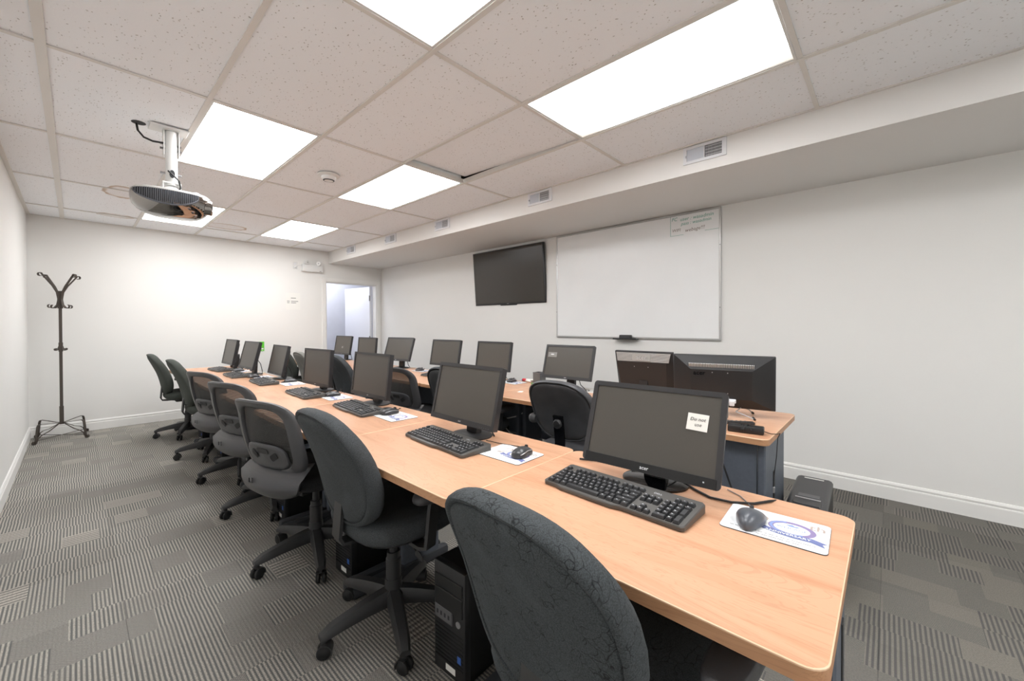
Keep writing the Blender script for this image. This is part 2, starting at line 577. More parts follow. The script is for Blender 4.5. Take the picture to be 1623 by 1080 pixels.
# fissured mineral tile; three brown water rings have their own place on the ceiling
STAINS = [(.34, 5.3, .14, .24), (.34, 6.46, .16, .1), (1.3, 6.18, .24, .16)]
def make_tile():
    m = mat('ceiling_tile', (246, 248, 251), .95, spec=.1)
    g = N(m)
    b = g.nt.nodes['Principled BSDF']
    geo = g.new('ShaderNodeNewGeometry')
    nz = g.new('ShaderNodeTexNoise')
    nz.inputs['Scale'].default_value = 24
    g.link(geo.outputs['Position'], nz.inputs['Vector'])
    mp = g.new('ShaderNodeVectorMath', operation='MULTIPLY_ADD')
    g.link(nz.outputs['Color'], mp.inputs[0])
    mp.inputs[1].default_value = (.03, .03, .03)
    g.link(geo.outputs['Position'], mp.inputs[2])
    sc = g.new('ShaderNodeVectorMath', operation='MULTIPLY')
    g.link(mp.outputs[0], sc.inputs[0])
    sc.inputs[1].default_value = (72, 46, 40)
    vo = g.new('ShaderNodeTexVoronoi')
    vo.inputs['Scale'].default_value = 1
    g.link(sc.outputs[0], vo.inputs['Vector'])
    pit = g.math('SUBTRACT', 1.0, g.step(vo.outputs['Distance'], .1, .24))
    sel = g.new('ShaderNodeSeparateColor')
    g.link(vo.outputs['Color'], sel.inputs[0])
    pit = g.math('MULTIPLY', pit, g.step(sel.outputs[0], .3, .6))
    o = g.mix(g.math('MULTIPLY', pit, .7), lin((246, 248, 251)), lin((150, 142, 134)))
    sp = g.new('ShaderNodeSeparateXYZ')
    g.link(mp.outputs[0], sp.inputs[0])
    n3 = g.new('ShaderNodeTexNoise')
    n3.inputs['Scale'].default_value = 5
    g.link(geo.outputs['Position'], n3.inputs['Vector'])
    for (cx, cy, rx, ry) in STAINS:
        dx = g.math('MULTIPLY', g.math('SUBTRACT', sp.outputs[0], cx), 1/rx)
        dy = g.math('MULTIPLY', g.math('SUBTRACT', sp.outputs[1], cy), 1/ry)
        d = g.math('ADD', g.math('POWER', g.math('ABSOLUTE', dx), 2.0), g.math('POWER', g.math('ABSOLUTE', dy), 2.0))
        d = g.math('ADD', g.math('SQRT', d), g.math('MULTIPLY_ADD', n3.outputs['Fac'], .7, -.35))
        ring = g.math('MULTIPLY', g.step(d, .72, .97), g.math('SUBTRACT', 1.0, g.step(d, .98, 1.03)))
        body = g.math('SUBTRACT', 1.0, g.step(d, .9, 1.0))
        o = g.mix(g.math('MULTIPLY_ADD', ring, .6, g.math('MULTIPLY', body, .12)), o, lin((168, 128, 78)))
    g.link(o, b.inputs['Base Color'])
    bp = g.new('ShaderNodeBump')
    bp.inputs['Strength'].default_value = .35
    bp.inputs['Distance'].default_value = .004
    n4 = g.new('ShaderNodeTexNoise')
    n4.inputs['Scale'].default_value = 130
    g.link(geo.outputs['Position'], n4.inputs['Vector'])
    g.link(g.math('SUBTRACT', g.math('MULTIPLY', n4.outputs['Fac'], .35), pit), bp.inputs['Height'])
    g.link(bp.outputs['Normal'], b.inputs['Normal'])
    return m
M_tile = make_tile()

M_lamp = bpy.data.materials.new('lamp_diffuser')
M_lamp.use_nodes = True
_b = M_lamp.node_tree.nodes['Principled BSDF']
_b.inputs['Base Color'].default_value = (.9, .9, .9, 1)
_b.inputs['Emission Color'].default_value = (.985, .992, 1.0, 1)
_b.inputs['Emission Strength'].default_value = LAMP
M_halllamp = bpy.data.materials.new('hall_lamp')
M_halllamp.use_nodes = True
_b = M_halllamp.node_tree.nodes['Principled BSDF']
_b.inputs['Emission Color'].default_value = (.93, .955, 1.0, 1)
_b.inputs['Emission Strength'].default_value = HALL_LAMP

M_lamp2 = M_lamp.copy()
M_lamp2.name = 'lamp_diffuser_browned'
def _brown():
    g = N(M_lamp2)
    b = g.nt.nodes['Principled BSDF']
    tc = g.new('ShaderNodeTexCoord')
    sp = g.new('ShaderNodeSeparateXYZ')
    g.link(tc.outputs['Object'], sp.inputs[0])
    ax = g.math('SUBTRACT', .28, sp.outputs[0])
    ay = g.math('SUBTRACT', .58, g.math('ABSOLUTE', sp.outputs[1]))
    d = g.math('SQRT', g.math('ADD', g.math('POWER', g.math('MULTIPLY', ax, 1.5), 2.0), g.math('POWER', g.math('MULTIPLY', ay, .8), 2.0)))
    f = g.step(d, .0, .26)
    st = g.math('MULTIPLY_ADD', g.math('POWER', f, 2.5), LAMP-.8, .8)
    g.link(st, b.inputs['Emission Strength'])
    g.link(g.mix(f, (1.0, .9, .78, 1), (.985, .992, 1.0, 1)), b.inputs['Emission Color'])
_brown()

# ---------------------------------------------------------------- room shell
def slab(name, lo, hi, m, parent=None):
    c = [(a+b)/2 for a, b in zip(lo, hi)]
    d = [b-a for a, b in zip(lo, hi)]
    return MB().box(c, d).build(name, m, parent, smooth=0)

floor = struct(slab('floor', (XL, YN, -.06), (XR, YF, -.004), M_carpetjoint))
TS = .5
ct = None
x0 = XL
ix = 0
tile_mb = {}
while x0 < XR-.01:
    x1 = min(x0+TS, XR)
    y0 = YF-.0
    while y0 > YN+.01:
        y1 = max(y0-TS, YN)
        k = (round(x1-x0, 3), round(y0-y1, 3))
        loc = ((x0+x1)/2, (y0+y1)/2, 0)
        if k not in tile_mb:
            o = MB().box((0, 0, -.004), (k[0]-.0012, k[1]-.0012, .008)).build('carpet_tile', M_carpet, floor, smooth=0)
            tile_mb[k] = o
            o.location = loc
        else:
            inst(tile_mb[k], 'carpet_tile', floor, loc)
        y0 = y1
    x0 = x1

wl = struct(slab('wall_left', (XL-.12, YN, -.06), (XL, YF+.12, 2.75), M_wall))
wr = struct(slab('wall_right', (XR, YN, -.06), (XR+.12, YF+.12, 2.75), M_wall))
wn = struct(slab('wall_rear', (XL-.12, YN-.12, -.06), (XR+.12, YN, 2.75), M_wall))
DX0, DX1, DH = 2.90, 3.835, 2.005         # doorway in the far wall
mb = MB()
mb.box(((XL+DX0)/2, YF+.06, 1.345), (DX0-XL, .12, 2.81))
mb.box(((DX1+XR)/2, YF+.06, 1.345), (XR-DX1, .12, 2.81))
mb.box(((DX0+DX1)/2, YF+.06, (DH+2.75)/2), (DX1-DX0, .12, 2.75-DH))
wf = struct(mb.build('wall_far', M_wall, smooth=0))
sf = struct(slab('wall_soffit', (XS, YN, ZS), (XR, YF, 2.75), M_soffit))

def baseboard(name, a, b, n):
    """stepped profile, n = inward normal (x,y)"""
    prof = [(0, 0), (.014, 0), (.014, .085), (.0125, .092), (.009, .095), (.009, .101), (.012, .104), (.012, .112), (.006, .124), (0, .126)]
    mb = MB()
    mb.loft([[(p[0]+n[0]*d, p[1]+n[1]*d, h) for d, h in prof] for p in (a, b)])
    return struct(mb.build(name, M_trim, smooth=0))
baseboard('baseboard_left', (XL, YN), (XL, YF), (1, 0))
baseboard('baseboard_right', (XR, YN), (XR, YF), (-1, 0))
baseboard('baseboard_far', (XL, YF), (DX0-.062, YF), (0, -1))

# ceiling: plenum deck, exposed tee grid, lay-in tiles
ceil = struct(slab('ceiling', (XL, YN, 2.70), (XS, YF, 2.75), M_plenum))
xs = [XL] + [GX+.61*i for i in range(5)] + [XS]
ys = [YN] + [GY+1.22*j for j in range(-2, 6)] + [YF]
ys = [y for y in ys if y >= YN and y <= YF]
ys = sorted(set(ys))
LIGHTS = {(1, 0), (3, 0), (1, 2), (3, 2), (1, 4), (3, 4), (1, -2), (3, -2)}
tcache = {}
def cell_rect(i, j):
    return GX+.61*i, GX+.61*(i+1), GY+1.22*j, GY+1.22*(j+1)
for a in range(len(xs)-1):
    for c in range(len(ys)-1):
        x0, x1, y0, y1 = xs[a], xs[a+1], ys[c], ys[c+1]
        if y1-y0 < .05:
            continue
        i, j = a-1, round((y0-GY)/1.22)
        if (i, j) in LIGHTS and a > 0:
            continue
        k = (round(x1-x0, 3), round(y1-y0, 3))
        loc = [(x0+x1)/2, (y0+y1)/2, ZC+.012]
        if k not in tcache:
            o = MB().box((0, 0, 0), (k[0]-.008, k[1]-.008, .016)).build('ceiling_tile', M_tile, ceil, smooth=0)
            tcache[k] = o
        else:
            o = inst(tcache[k], 'ceiling_tile', ceil)
        o.location = loc
        if (i, j) == (3, 1):            # this tile has slipped up at its far edge
            o.rotation_euler = (math.radians(2.1), math.radians(-.6), 0)
            o.location = (loc[0], loc[1]-.012, ZC+.035)
# tees
for n, x in enumerate(xs):
    w = .036 if n == 1 else .024
    if n == 0:
        xa, w = x+.014, .028
    elif n == len(xs)-1:
        xa, w = x-.009, .018
    else:
        xa = x
    mbt = MB().box((xa, (YN+YF)/2, ZC), (w, YF-YN, .008)).box((xa, (YN+YF)/2, ZC+.02), (.003, YF-YN, .034))
    mbt.build('ceiling_tee', M_tee, ceil, smooth=0)
tc2 = {}
for c in range(1, len(ys)-1):
    for a in range(len(xs)-1):
        k = round(xs[a+1]-xs[a], 3)
        if k not in tc2:
            o = MB().box((0, 0, 0), (k-.026, .022, .0065)).box((0, 0, .018), (k-.026, .003, .03)).build('cross_tee', M_tee, ceil, smooth=0)
            tc2[k] = o
        else:
            o = inst(tc2[k], 'cross_tee', ceil)
        o.location = ((xs[a]+xs[a+1])/2, ys[c], ZC)
MB().box(((XL+XS)/2, YF-.009, ZC), (XS-XL, .018, .007)).build('wall_angle', M_tee, ceil, smooth=0)

# lay-in lights
def make_light():
    t = thing('ceiling_light', 'x', 'ceiling light')
    w, l = .61-.026, 1.22-.026
    f = MB()
    for sx in (-1, 1):
        f.box((sx*(w/2-.006), 0, .006), (.012, l, .014))
    for sy in (-1, 1):
        f.box((0, sy*(l/2-.006), .006), (w-.024, .012, .014))
    f.build('frame', M_whitemetal, t, smooth=0)
    MB().box((0, 0, .006), (w-.026, l-.026, .004)).build('diffuser', M_lamp, t, smooth=0)
    MB().box((0, 0, .07), (w-.01, l-.01, .1)).build('housing', M_whitemetal, t, smooth=0)
    return t
LT = make_light()
LL = {(1, 0): 'ceiling light panel cut by the top edge of the picture, nearest the left wall side',
      (3, 0): 'large lit ceiling panel nearest the camera beside the soffit, browned at its corners',
      (1, 2): 'lit ceiling panel just right of the projector pole',
      (3, 2): 'lit ceiling panel next to the slipped ceiling tile gap',
      (1, 4): 'lit ceiling panel partly hidden behind the hanging projector',
      (3, 4): 'far lit ceiling panel nearest the far end of the soffit',
      (1, -2): 'unseen ceiling light panel behind the camera, left column', (3, -2): 'unseen ceiling light panel behind the camera, soffit side column'}  # last two panels are unseen, added to brighten the foreground
first = True
for (i, j), lab in LL.items():
    o = LT if first else copy_tree(LT)
    first = False
    x0, x1, y0, y1 = cell_rect(i, j)
    o.location = ((x0+x1)/2, (y0+y1)/2, ZC)
    tag(o, lab, 'ceiling light', 'lay-in ceiling light panels')
    if (i, j) == (3, 0):
        for c in o.children:
            if c.name.startswith('diffuser'):
                c.data = c.data.copy()
                c.data.materials[0] = M_lamp2

# doorway: casing, jambs, open leaf, hallway beyond
mb = MB()
for x, s in ((DX0, -1), (DX1, 1)):
    mb.box((x+s*.029, YF-.008, (DH+.06)/2), (.062, .018, DH+.06))
mb.box(((DX0+DX1)/2, YF-.008, DH+.029), (DX1-DX0+.004, .018, .062))
trim = struct(mb.build('trim_1', M_trim, smooth=0))
mb = MB()
mb.box((DX0+.008, YF+.06, DH/2), (.016, .124, DH))
mb.box((DX1-.008, YF+.06, DH/2), (.016, .124, DH))
mb.box(((DX0+DX1)/2, YF+.06, DH-.008), (DX1-DX0-.032, .124, .016))
mb.build('door_jamb', M_trim, trim, smooth=0)
MB().box(((DX0+DX1)/2, YF+.05, DH-.02), (DX1-DX0-.04, .03, .012)).build('door_stop', M_trim, trim, smooth=0)
door = bpy.data.objects.new('door_1', None)
col.objects.link(door)
struct(door)
door.location = (DX1-.03, YF+.13, 0)
door.rotation_euler = (0, 0, math.radians(-85))
MB().box((-.43, -.021, .995), (.86, .042, 1.965)).build('door_leaf', M_door, door, smooth=0)
for z in (.25, 1.0, 1.76):
    mbh = MB().box((.006, -.045, z), (.03, .006, .1)).lathe([(.0, -.052), (.007, -.052), (.007, .052), (0, .052)], 10, T(.006, -.052, z))
    mbh.build('hinge', M_steel, door)
mbk = MB().lathe([(.0, 0), (.028, 0), (.028, .008), (.012, .012), (.012, .04), (.027, .05), (.027, .07), (.0, .078)], 16, T(-.79, -.042, 1.0) @ Rx(PI/2))
mbk.build('door_handle', M_steel, door)
HY = 8.5
struct(slab('wall_hallway_end', (2.0, HY, -.06), (5.4, HY+.1, 2.75), M_hall))
struct(slab('wall_hallway_left', (2.74, YF+.12, -.06), (2.86, HY, 2.75), M_hall))
struct(slab('wall_hallway_right', (5.3, YF+.12, -.06), (5.4, HY, 2.75), M_hall))
struct(slab('wall_hallway_near', (XR, YF+.02, -.06), (5.4, YF+.12, 2.75), M_hall))
struct(slab('floor_hallway', (2.0, YF+.12, -.06), (5.4, HY, -.002), M_carpetjoint))
struct(slab('floor_threshold', (DX0, YF, -.06), (DX1, YF+.12, -.002), M_carpetjoint))
struct(slab('ceiling_hallway', (2.0, YF+.12, 2.6), (5.4, HY, 2.7), M_hall))
hl = thing('ceiling_light', 'cool white ceiling panel in the hallway beyond the open door', 'ceiling light', (3.3, 7.85, 2.58))
MB().box((0, 0, 0), (.6, .6, .01)).build('diffuser', M_halllamp, hl, smooth=0)
MB().box((0, 0, .012), (.64, .64, .014)).build('frame', M_whitemetal, hl, smooth=0)
pf = thing('picture_frame', 'dark framed sheet on the hallway wall at the left edge of the doorway', 'picture frame', (3.33, HY, 1.43))
MB().box((0, -.01, 0), (.3, .02, .4)).build('frame', M_darkred, pf, smooth=0)
MB().box((0, -.0205, 0), (.25, .002, .35)).build('sheet', M_paper, pf, smooth=0)

# ---------------------------------------------------------------- soffit vents
def make_vent():
    t = thing('air_vent', 'x', 'air vent')
    # local: x = out of wall (towards -X), y along soffit, z up; 0.28 x 0.12
    W, Hh = .28, .118
    f = MB()
    f.box((-.006, 0, Hh/2-.009), (.012, W, .018)).box((-.006, 0, -Hh/2+.009), (.012, W, .018))
    f.box((-.006, W/2-.012, 0), (.012, .024, Hh-.036)).box((-.006, -W/2+.014, 0), (.012, .028, Hh-.036))
    f.box((-.006, 0, 0), (.012, .006, Hh-.036))
    f.build('frame', M_vent, t, smooth=0)
    MB().box((-.0015, 0, 0), (.002, W-.03, Hh-.02)).build('duct_backing', M_ventdark, t, smooth=0)
    v = MB()
    for k in range(16):
        y = .008+k*.0068
        v.box((0, 0, 0), (.0015, .0078, Hh-.036), T(-.008, y, 0) @ Rz(math.radians(8)))
    v.build('closed_vanes', M_ventgrey, t, smooth=0, kind='stuff')
    v = MB()
    for k in range(15):
        y = -.010-k*.0072
        v.box((-.0045, y, 0), (.002, .0016, Hh-.036))
    for k in range(4):
        v.box((-.0058, -.0605, -.03+k*.02), (.002, .108, .0022))
    v.build('open_vanes', M_vent, t, smooth=0, kind='stuff')
    MB().box((-.016, W/2-.02, -.008), (.012, .004, .014)).build('damper_lever', M_ventgrey, t, smooth=0)
    return t
VT = make_vent()
for n, (y, lab) in enumerate([(.935, 'white air vent on the soffit nearest the camera, with dark open slots'), (2.385, 'white air vent on the soffit, second from the camera'),
                    (3.86, 'white air vent on the soffit, third from the camera'), (5.01, 'white air vent on the soffit, fourth from the camera'),
                    (6.18, 'white air vent on the soffit at the far end by the door')]):
    o = VT if n == 0 else copy_tree(VT)
    o.location = (XS, y, 2.436)
    tag(o, lab, 'air vent', 'soffit air vents')

# ---------------------------------------------------------------- whiteboard and TV
wb = thing('whiteboard', 'large white dry-erase board with aluminium frame and a few written lines', 'whiteboard', (XR, 2.01, 1.703))
WW, WH = 1.82, 1.2
MB().box((-.008, 0, 0), (.012, WW-.02, WH-.02)).build('board_face', M_board, wb, smooth=0)
for nm, c, d in (('frame_rail', (-.011, 0, WH/2-.009), (.022, WW, .018)), ('frame_rail', (-.011, 0, -WH/2+.009), (.022, WW, .018)),
                 ('frame_rail', (-.011, WW/2-.009, 0), (.0215, .018, WH-.036)), ('frame_rail', (-.011, -WW/2+.009, 0), (.0215, .018, WH-.036))):
    MB().rbox(c, d, .003, 1).build(nm, M_alu, wb)
mbb = MB()
for s in (-1, 1):
    for z in (-.3, .26):
        mbb.lathe([(0, 0), (.004, 0), (.003, .002), (0, .0025)], 8, T(-.022, s*(WW/2-.009), z) @ Ry(-PI/2))
mbb.build('frame_screws', M_ventdark, wb)
MB().rbox((-.045, 0, -WH/2-.004), (.07, .26, .006), .002, 1).rbox((-.078, 0, -WH/2+.001), (.006, .26, .012), .002, 1).build('pen_tray', M_blackplastic, wb)
# text plane: x right = -Y, normal -X
TWB = T(-.0145, 0, 0) @ Matrix(((0, 0, -1, 0), (-1, 0, 0, 0), (0, 1, 0, 0), (0, 0, 0, 1)))
def wbm(y, z, rot=0): return TWB @ T(-y, z, 0) @ Matrix.Rotation(rot, 4, 'Z')
h = MB()
h.text('FC', .045, wbm(-.492, .551))
h.text('user : wasadmin', .046, wbm(-.695, .545, .02))
h.text('pass : wasadmin', .042, wbm(-.69, .503, .03))
h.box((-.0147, -.457, .49), (.0005, .003, .19)).box((-.0147, -.52, .397), (.0005, .12, .0025)).box((-.0147, -.83, .408), (.0005, .12, .0025))
h.build('handwriting_teal', M_teal, wb, smooth=0)
h = MB()
h.text('WIFI', .04, wbm(-.51, .445))
h.text('webage!!!', .046, wbm(-.68, .437, .05))
h.build('handwriting_brown', M_brownink, wb, smooth=0)
er = thing('whiteboard_eraser', 'dark grey felt eraser on the whiteboard pen tray', 'eraser', (XR-.045, 2.01, 1.703-WH/2+.0))
MB().rbox((0, 0, .018), (.05, .125, .034), .006).build('felt_block', M_eraser, er)
MB().rbox((0, 0, .037), (.046, .12, .006), .003).build('grip', M_blackplastic, er)

tv = thing('wall_television', 'large switched-off flat television on the right wall', 'television', (3.895, 3.72, 1.893))
R_tv = Ry(math.radians(-4.1))
# local: x toward wall +, screen faces -X ; tilt top outwards
mbt = MB().rbox((.018, 0, 0), (.036, 1.28, .74), .006, 2, R_tv)
mbt.build('cabinet', M_bezel, tv)
MB().box((-.0012, 0, .004), (.002, 1.25, .705), R_tv).build('screen', M_tvscreen, tv, smooth=0)
MB().rbox((.02, 0, -.375), (.028, .3, .016), .004, 1, R_tv).build('speaker_lip', M_blackplastic, tv)
MB().box((-.0005, 0, -.359), (.003, .03, .006), R_tv).build('badge', M_silver, tv, smooth=0)
MB().box((.04, 0, 0), (.012, .4, .3), R_tv).build('wall_bracket', M_blackplastic, tv, smooth=0)

# ---------------------------------------------------------------- far-wall items
el = thing('emergency_light', 'white emergency light box with two lamp heads above the door corner', 'emergency light', (2.675, YF, 2.195))
MB().rbox((0, -.03, 0), (.325, .06, .11), .006).build('battery_box', M_whiteplastic, el)
MB().box((.12, -.0605, -.042), (.03, .002, .006)).build('badge', M_ink, el, smooth=0)
for x in (-.1, .1):
    a = math.radians(25 if x < 0 else -35)
    Mh = T(x, -.05, .085) @ Rz(a) @ Rx(PI/2)
    MB().lathe([(0, -.04), (.022, -.036), (.034, -.005), (.036, .025), (.033, .028)], 16, Mh).lathe([(.01, -.05), (.01, -.03)], 8, T(x, -.045, .06)).build('lamp_head', M_whiteplastic, el)
    MB().lathe([(0, .022), (.03, .024), (.0, .03)], 16, Mh).build('lamp_lens', M_silver, el)
MB().tube([(-.09, -.02, .075), (-.14, -.02, .06), (-.2, -.012, .035), (-.245, -.01, .015)], .004, 6).build('power_cord', M_whiteplastic, el)
ou = thing('wall_outlet', 'white wall outlet plate left of the emergency light', 'outlet', (2.42, YF, 2.222))
MB().rbox((0, -.003, 0), (.07, .007, .115), .003, 1).build('plate', M_whiteplastic, ou)
for z in (-.026, .026):
    MB().rbox((0, -.008, z), (.032, .004, .03), .002, 1).build('socket', M_vent, ou)
MB().rbox((0, -.018, -.026), (.026, .02, .026), .004, 1).build('plug', M_whiteplastic, ou)
pn = thing('paper_notice', 'white printed paper notice taped to the far wall left of the door', 'notice', (2.385, YF, 1.643))
MB().box((0, -.0015, 0), (.215, .0015, .27)).build('sheet', M_paper, pn, smooth=0)
h = MB()
h.box((.005, -.0027, .05), (.075, .0004, .01))
for r, (w1, w2) in enumerate([(.04, .105), (.035, .075)]):
    z = -.0-.025*r
    h.box((-.07, -.0027, z), (w1, .0004, .009)).box((-.03+w2/2, -.0027, z), (w2, .0004, .009))
h.build('print_lines', M_ink, pn, smooth=0)
gs = thing('green_sign', 'small bright green sign on the far wall behind the monitors', 'sign', (1.93, YF, .935))
MB().rbox((0, -.004, 0), (.075, .006, .145), .002, 1).build('plate', M_green, gs)
MB().box((.01, -.0075, -.035), (.03, .001, .02)).box((.012, -.0075, -.058), (.02, .001, .006)).build('print', M_paper, gs, smooth=0)

# smoke detector
sd = thing('smoke_detector', 'round white smoke detector on the ceiling', 'smoke detector', (1.44, 3.41, ZC-.004))
MB().lathe([(0, 0), (.085, 0), (.085, -.008), (.06, -.016), (0, -.016)], 24).build('mount', M_whiteplastic, sd)
MB().lathe([(.058, -.015), (.055, -.034), (.045, -.044), (.03, -.05), (0, -.05)], 24).build('body', M_whiteplastic, sd)
MB().lathe([(.046, -.0425), (.042, -.0475), (.036, -.0495), (.036, -.042)], 24).build('sensor_slot', M_ventdark, sd)

# ---------------------------------------------------------------- projector on pole
PX, PY = .425, 3.36
pm = thing('projector', 'ceiling-hung projector with ribbed grey side and mirror-like lower shell on a white pole', 'projector', (PX, PY, 0))
MB().rbox((-.01, 0, ZC-.007), (.19, .13, .008), .003, 1).build('ceiling_plate', M_whitemetal, pm)
b = MB()
for s in (-1, 1):
    b.box((s*.037, 0, ZC-.09), (.005, .05, .17))
b.box((0, 0, ZC-.012), (.08, .06, .01))
b.build('mount_bracket', M_whitemetal, pm, smooth=0)
MB().lathe([(0, ZC-.36), (.031, ZC-.36), (.031, ZC-.02), (0, ZC-.02)], 20).build('pole', M_whitemetal, pm)
b = MB()
for z in (ZC-.1, ZC-.13, ZC-.285):
    b.lathe([(0, -.055), (.007, -.055), (.007, .05), (0, .05)], 6, T(0, 0, z), axis='x')
b.build('bolts', M_steel, pm)
b = MB()
b.box((0, 0, ZC-.345), (.09, .06, .008))
for s in (-1, 1):
    b.box((s*.043, 0, ZC-.37), (.006, .055, .06))
b.lathe([(0, 0), (.06, 0), (.05, .03), (.03, .05), (0, .05)], 16, T(0, 0, ZC-.42))
b.build('tilt_joint', M_whitemetal, pm)
MB().lathe([(0, -.0015), (.014, -.0015), (.014, .0015), (0, .0015)], 14, T(.0, -.031, ZC-.29) @ Matrix.Scale(1.8, 4, (0, 0, 1)), axis='y').build('cable_hole', M_grilledark, pm)
MB().tube([(-.02, -.033, ZC-.275), (.0, -.05, ZC-.3), (.03, -.05, ZC-.33), (.04, -.035, ZC-.37), (.03, .0, ZC-.405)], .005, 6).build('video_cable', M_cable, pm)
MB().tube([(-.16, .03, ZC-.006), (-.155, .02, ZC-.05), (-.13, 0, ZC-.09), (-.09, -.01, ZC-.105), (-.035, -.012, ZC-.1)], .006, 6).build('power_cable', M_cable, pm)
MB().lathe([(0, -.001), (.035, -.001), (.035, 0), (0, 0)], 16, T(-.15, .035, ZC+.003)).build('ceiling_hole', M_ventdark, pm)
# body
ZB = 2.075
def pr_outline(k, n=44, a=.2, bb=.15):
    pts = []
    for q in range(n):
        t = 2*PI*q/n
        c, s = math.cos(t), math.sin(t)
        e = 2/2.6
        pts.append((a*k*math.copysign(abs(c)**e, c), bb*k*math.copysign(abs(s)**e, s)))
    return pts
rings = []
for k, z in ((.55, -.128), (.7, -.118), (.85, -.098), (.95, -.07), (.99, -.04), (1.0, -.012), (.995, 0)):
    rings.append([(x + (1-k)*.03, y, ZB+z) for x, y in pr_outline(k)])
pb = MB().loft(rings).build('lower_shell', M_chrome, pm, smooth=50)
MB().loft([[(x, y, ZB+z) for x, y in pr_outline(k)] for k, z in ((.985, .0), (.985, .008), (.93, .018), (.7, .024))]).build('lid', M_projgrey, pm, smooth=50)
# ribbed side grille (towards -Y), half-moon deep
gr = MB()
bk = MB()
def side_pt(x, z):
    t = max(-1, min(1, x/.2))
    y = -.15*(1-abs(t)**2.6)**(1/2.6)
    k = 1.0-.02*max(0, -z/.04)**2
    return y*k
cols = []
for q in range(34):
    x = -.188+q*.0094
    d = .078*math.sqrt(max(0, 1-((x+.035)/.156)**2))+.004
    prev = None
    if x > .12:
        break
    r0, r1 = [], []
    for k in range(7):
        z = -d*k/6
        kk = 1.0 - .35*max(0, (-z-.02)/.11)**2
        y = side_pt(x, 0)*kk
        r0.append((x, y-.006, ZB+z+.002))
    gr.tube(r0, .0034, 5)
    cols.append([(p[0], p[1]+.003, p[2]) for p in r0])
gr.build('grille_ribs', M_grille, pm, kind='stuff')
bk.loft(cols, cap=False, closed=False).build('grille_back', M_grilledark, pm)
MB().tube([(c[-1][0], c[-1][1]-.004, c[-1][2]) for c in cols], .005, 6).build('grille_rim', M_grille, pm)
Ml = T(.15, -.062, ZB-.05) @ Rz(math.radians(-14))
MB().lathe([(.034, .0), (.045, .0), (.047, .045), (.043, .05), (.038, .046), (.034, .01)], 24, Ml, axis='x').build('lens_ring', M_chrome, pm)
MB().lathe([(0, .028), (.02, .03), (.036, .022), (.036, .012), (0, .012)], 24, Ml, axis='x').build('lens', M_lens, pm)
MB().lathe([(0, 0), (.02, 0), (.022, .012), (.014, .018), (0, .02)], 12, T(.11, -.09, ZB+.012)).lathe([(0, 0), (.016, 0), (.018, .01), (0, .014)], 12, T(.155, -.06, ZB+.008)).build('focus_knobs', M_grille, pm)

# ---------------------------------------------------------------- coat stand
cs = thing('coat_stand', 'dark metal coat stand with curled hooks in the far left corner', 'coat stand', (-.115, 6.77, 0))
MB().box((0, 0, .92), (.026, .026, 1.45)).build('pole', M_iron, cs, smooth=0)
MB().box((0, 0, .26), (.034, .034, .2)).box((0, 0, 1.02), (.034, .034, .1)).build('pole_collars', M_iron, cs, smooth=0)
def curl(cx, cz, r, a0, a1, n=7): return [(cx+r*math.cos(lerp(a0, a1, k/n)), 0, cz+r*math.sin(lerp(a0, a1, k/n))) for k in range(n+1)]
for q in range(4):
    a = q*PI/2+math.radians(38)
    Mq = Rz(a)
    up_ = [(.016, 0, 1.45), (.018, 0, 1.56), (.03, 0, 1.63), (.07, 0, 1.70), (.13, 0, 1.775), (.165, 0, 1.82)] + curl(.178, 1.812, .018, 2.2, -2.2)
    MB().tube(up_, 0, M=Mq, flat=(.022, .005)).build('top_hook', M_iron, cs, smooth=40)
    lo_ = [(.016, 0, 1.62), (.018, 0, 1.55), (.03, 0, 1.49), (.06, 0, 1.455), (.095, 0, 1.455)] + curl(.095, 1.473, .018, -PI/2, 1.4)
    MB().tube(lo_, 0, M=Mq, flat=(.018, .005)).build('low_hook', M_iron, cs, smooth=40)
    mi_ = [(.016, 0, 1.03), (.03, 0, .99), (.045, 0, .983)] + curl(.048, .995, .012, -PI/2, 1.2, 5)
    MB().tube(mi_, 0, M=Mq, flat=(.014, .004)).build('mid_hook', M_iron, cs, smooth=40)
    aq = q*PI/2+PI/4
    Ml = Rz(aq)
    leg = [(.235, 0, .205), (.258, 0, .2), (.27, 0, .18), (.285, 0, .1), (.298, 0, .02), (.31, 0, .008)] + curl(.322, .022, .016, -PI/2, 2.6, 7)
    leg = [(.7*x+.05, y, z) for x, y, z in leg]
    lg = MB().tube(leg, 0, M=Ml, flat=(.024, .005)).build('leg', M_iron, cs, smooth=40)
    st = [(.012, 0, .178), (.06, 0, .18), (.14, 0, .195), (.21, 0, .205)]
    MB().tube(st, 0, M=Ml, flat=(.014, .004)).build('upper_strap', M_iron, lg, smooth=40)
    cu = [(.014, 0, .178), (.06, 0, .15), (.13, 0, .11), (.2, 0, .085), (.235, 0, .06), (.245, 0, .03)]
    MB().tube(cu, 0, M=Ml, flat=(.012, .004)).build('scroll_strap', M_iron, lg, smooth=40)
    bo = [(.012, 0, .2-.16), (.12, 0, .04), (.25, 0, .04)]
    MB().tube(bo, 0, M=Ml, flat=(.012, .004)).build('lower_strap', M_iron, lg, smooth=40)

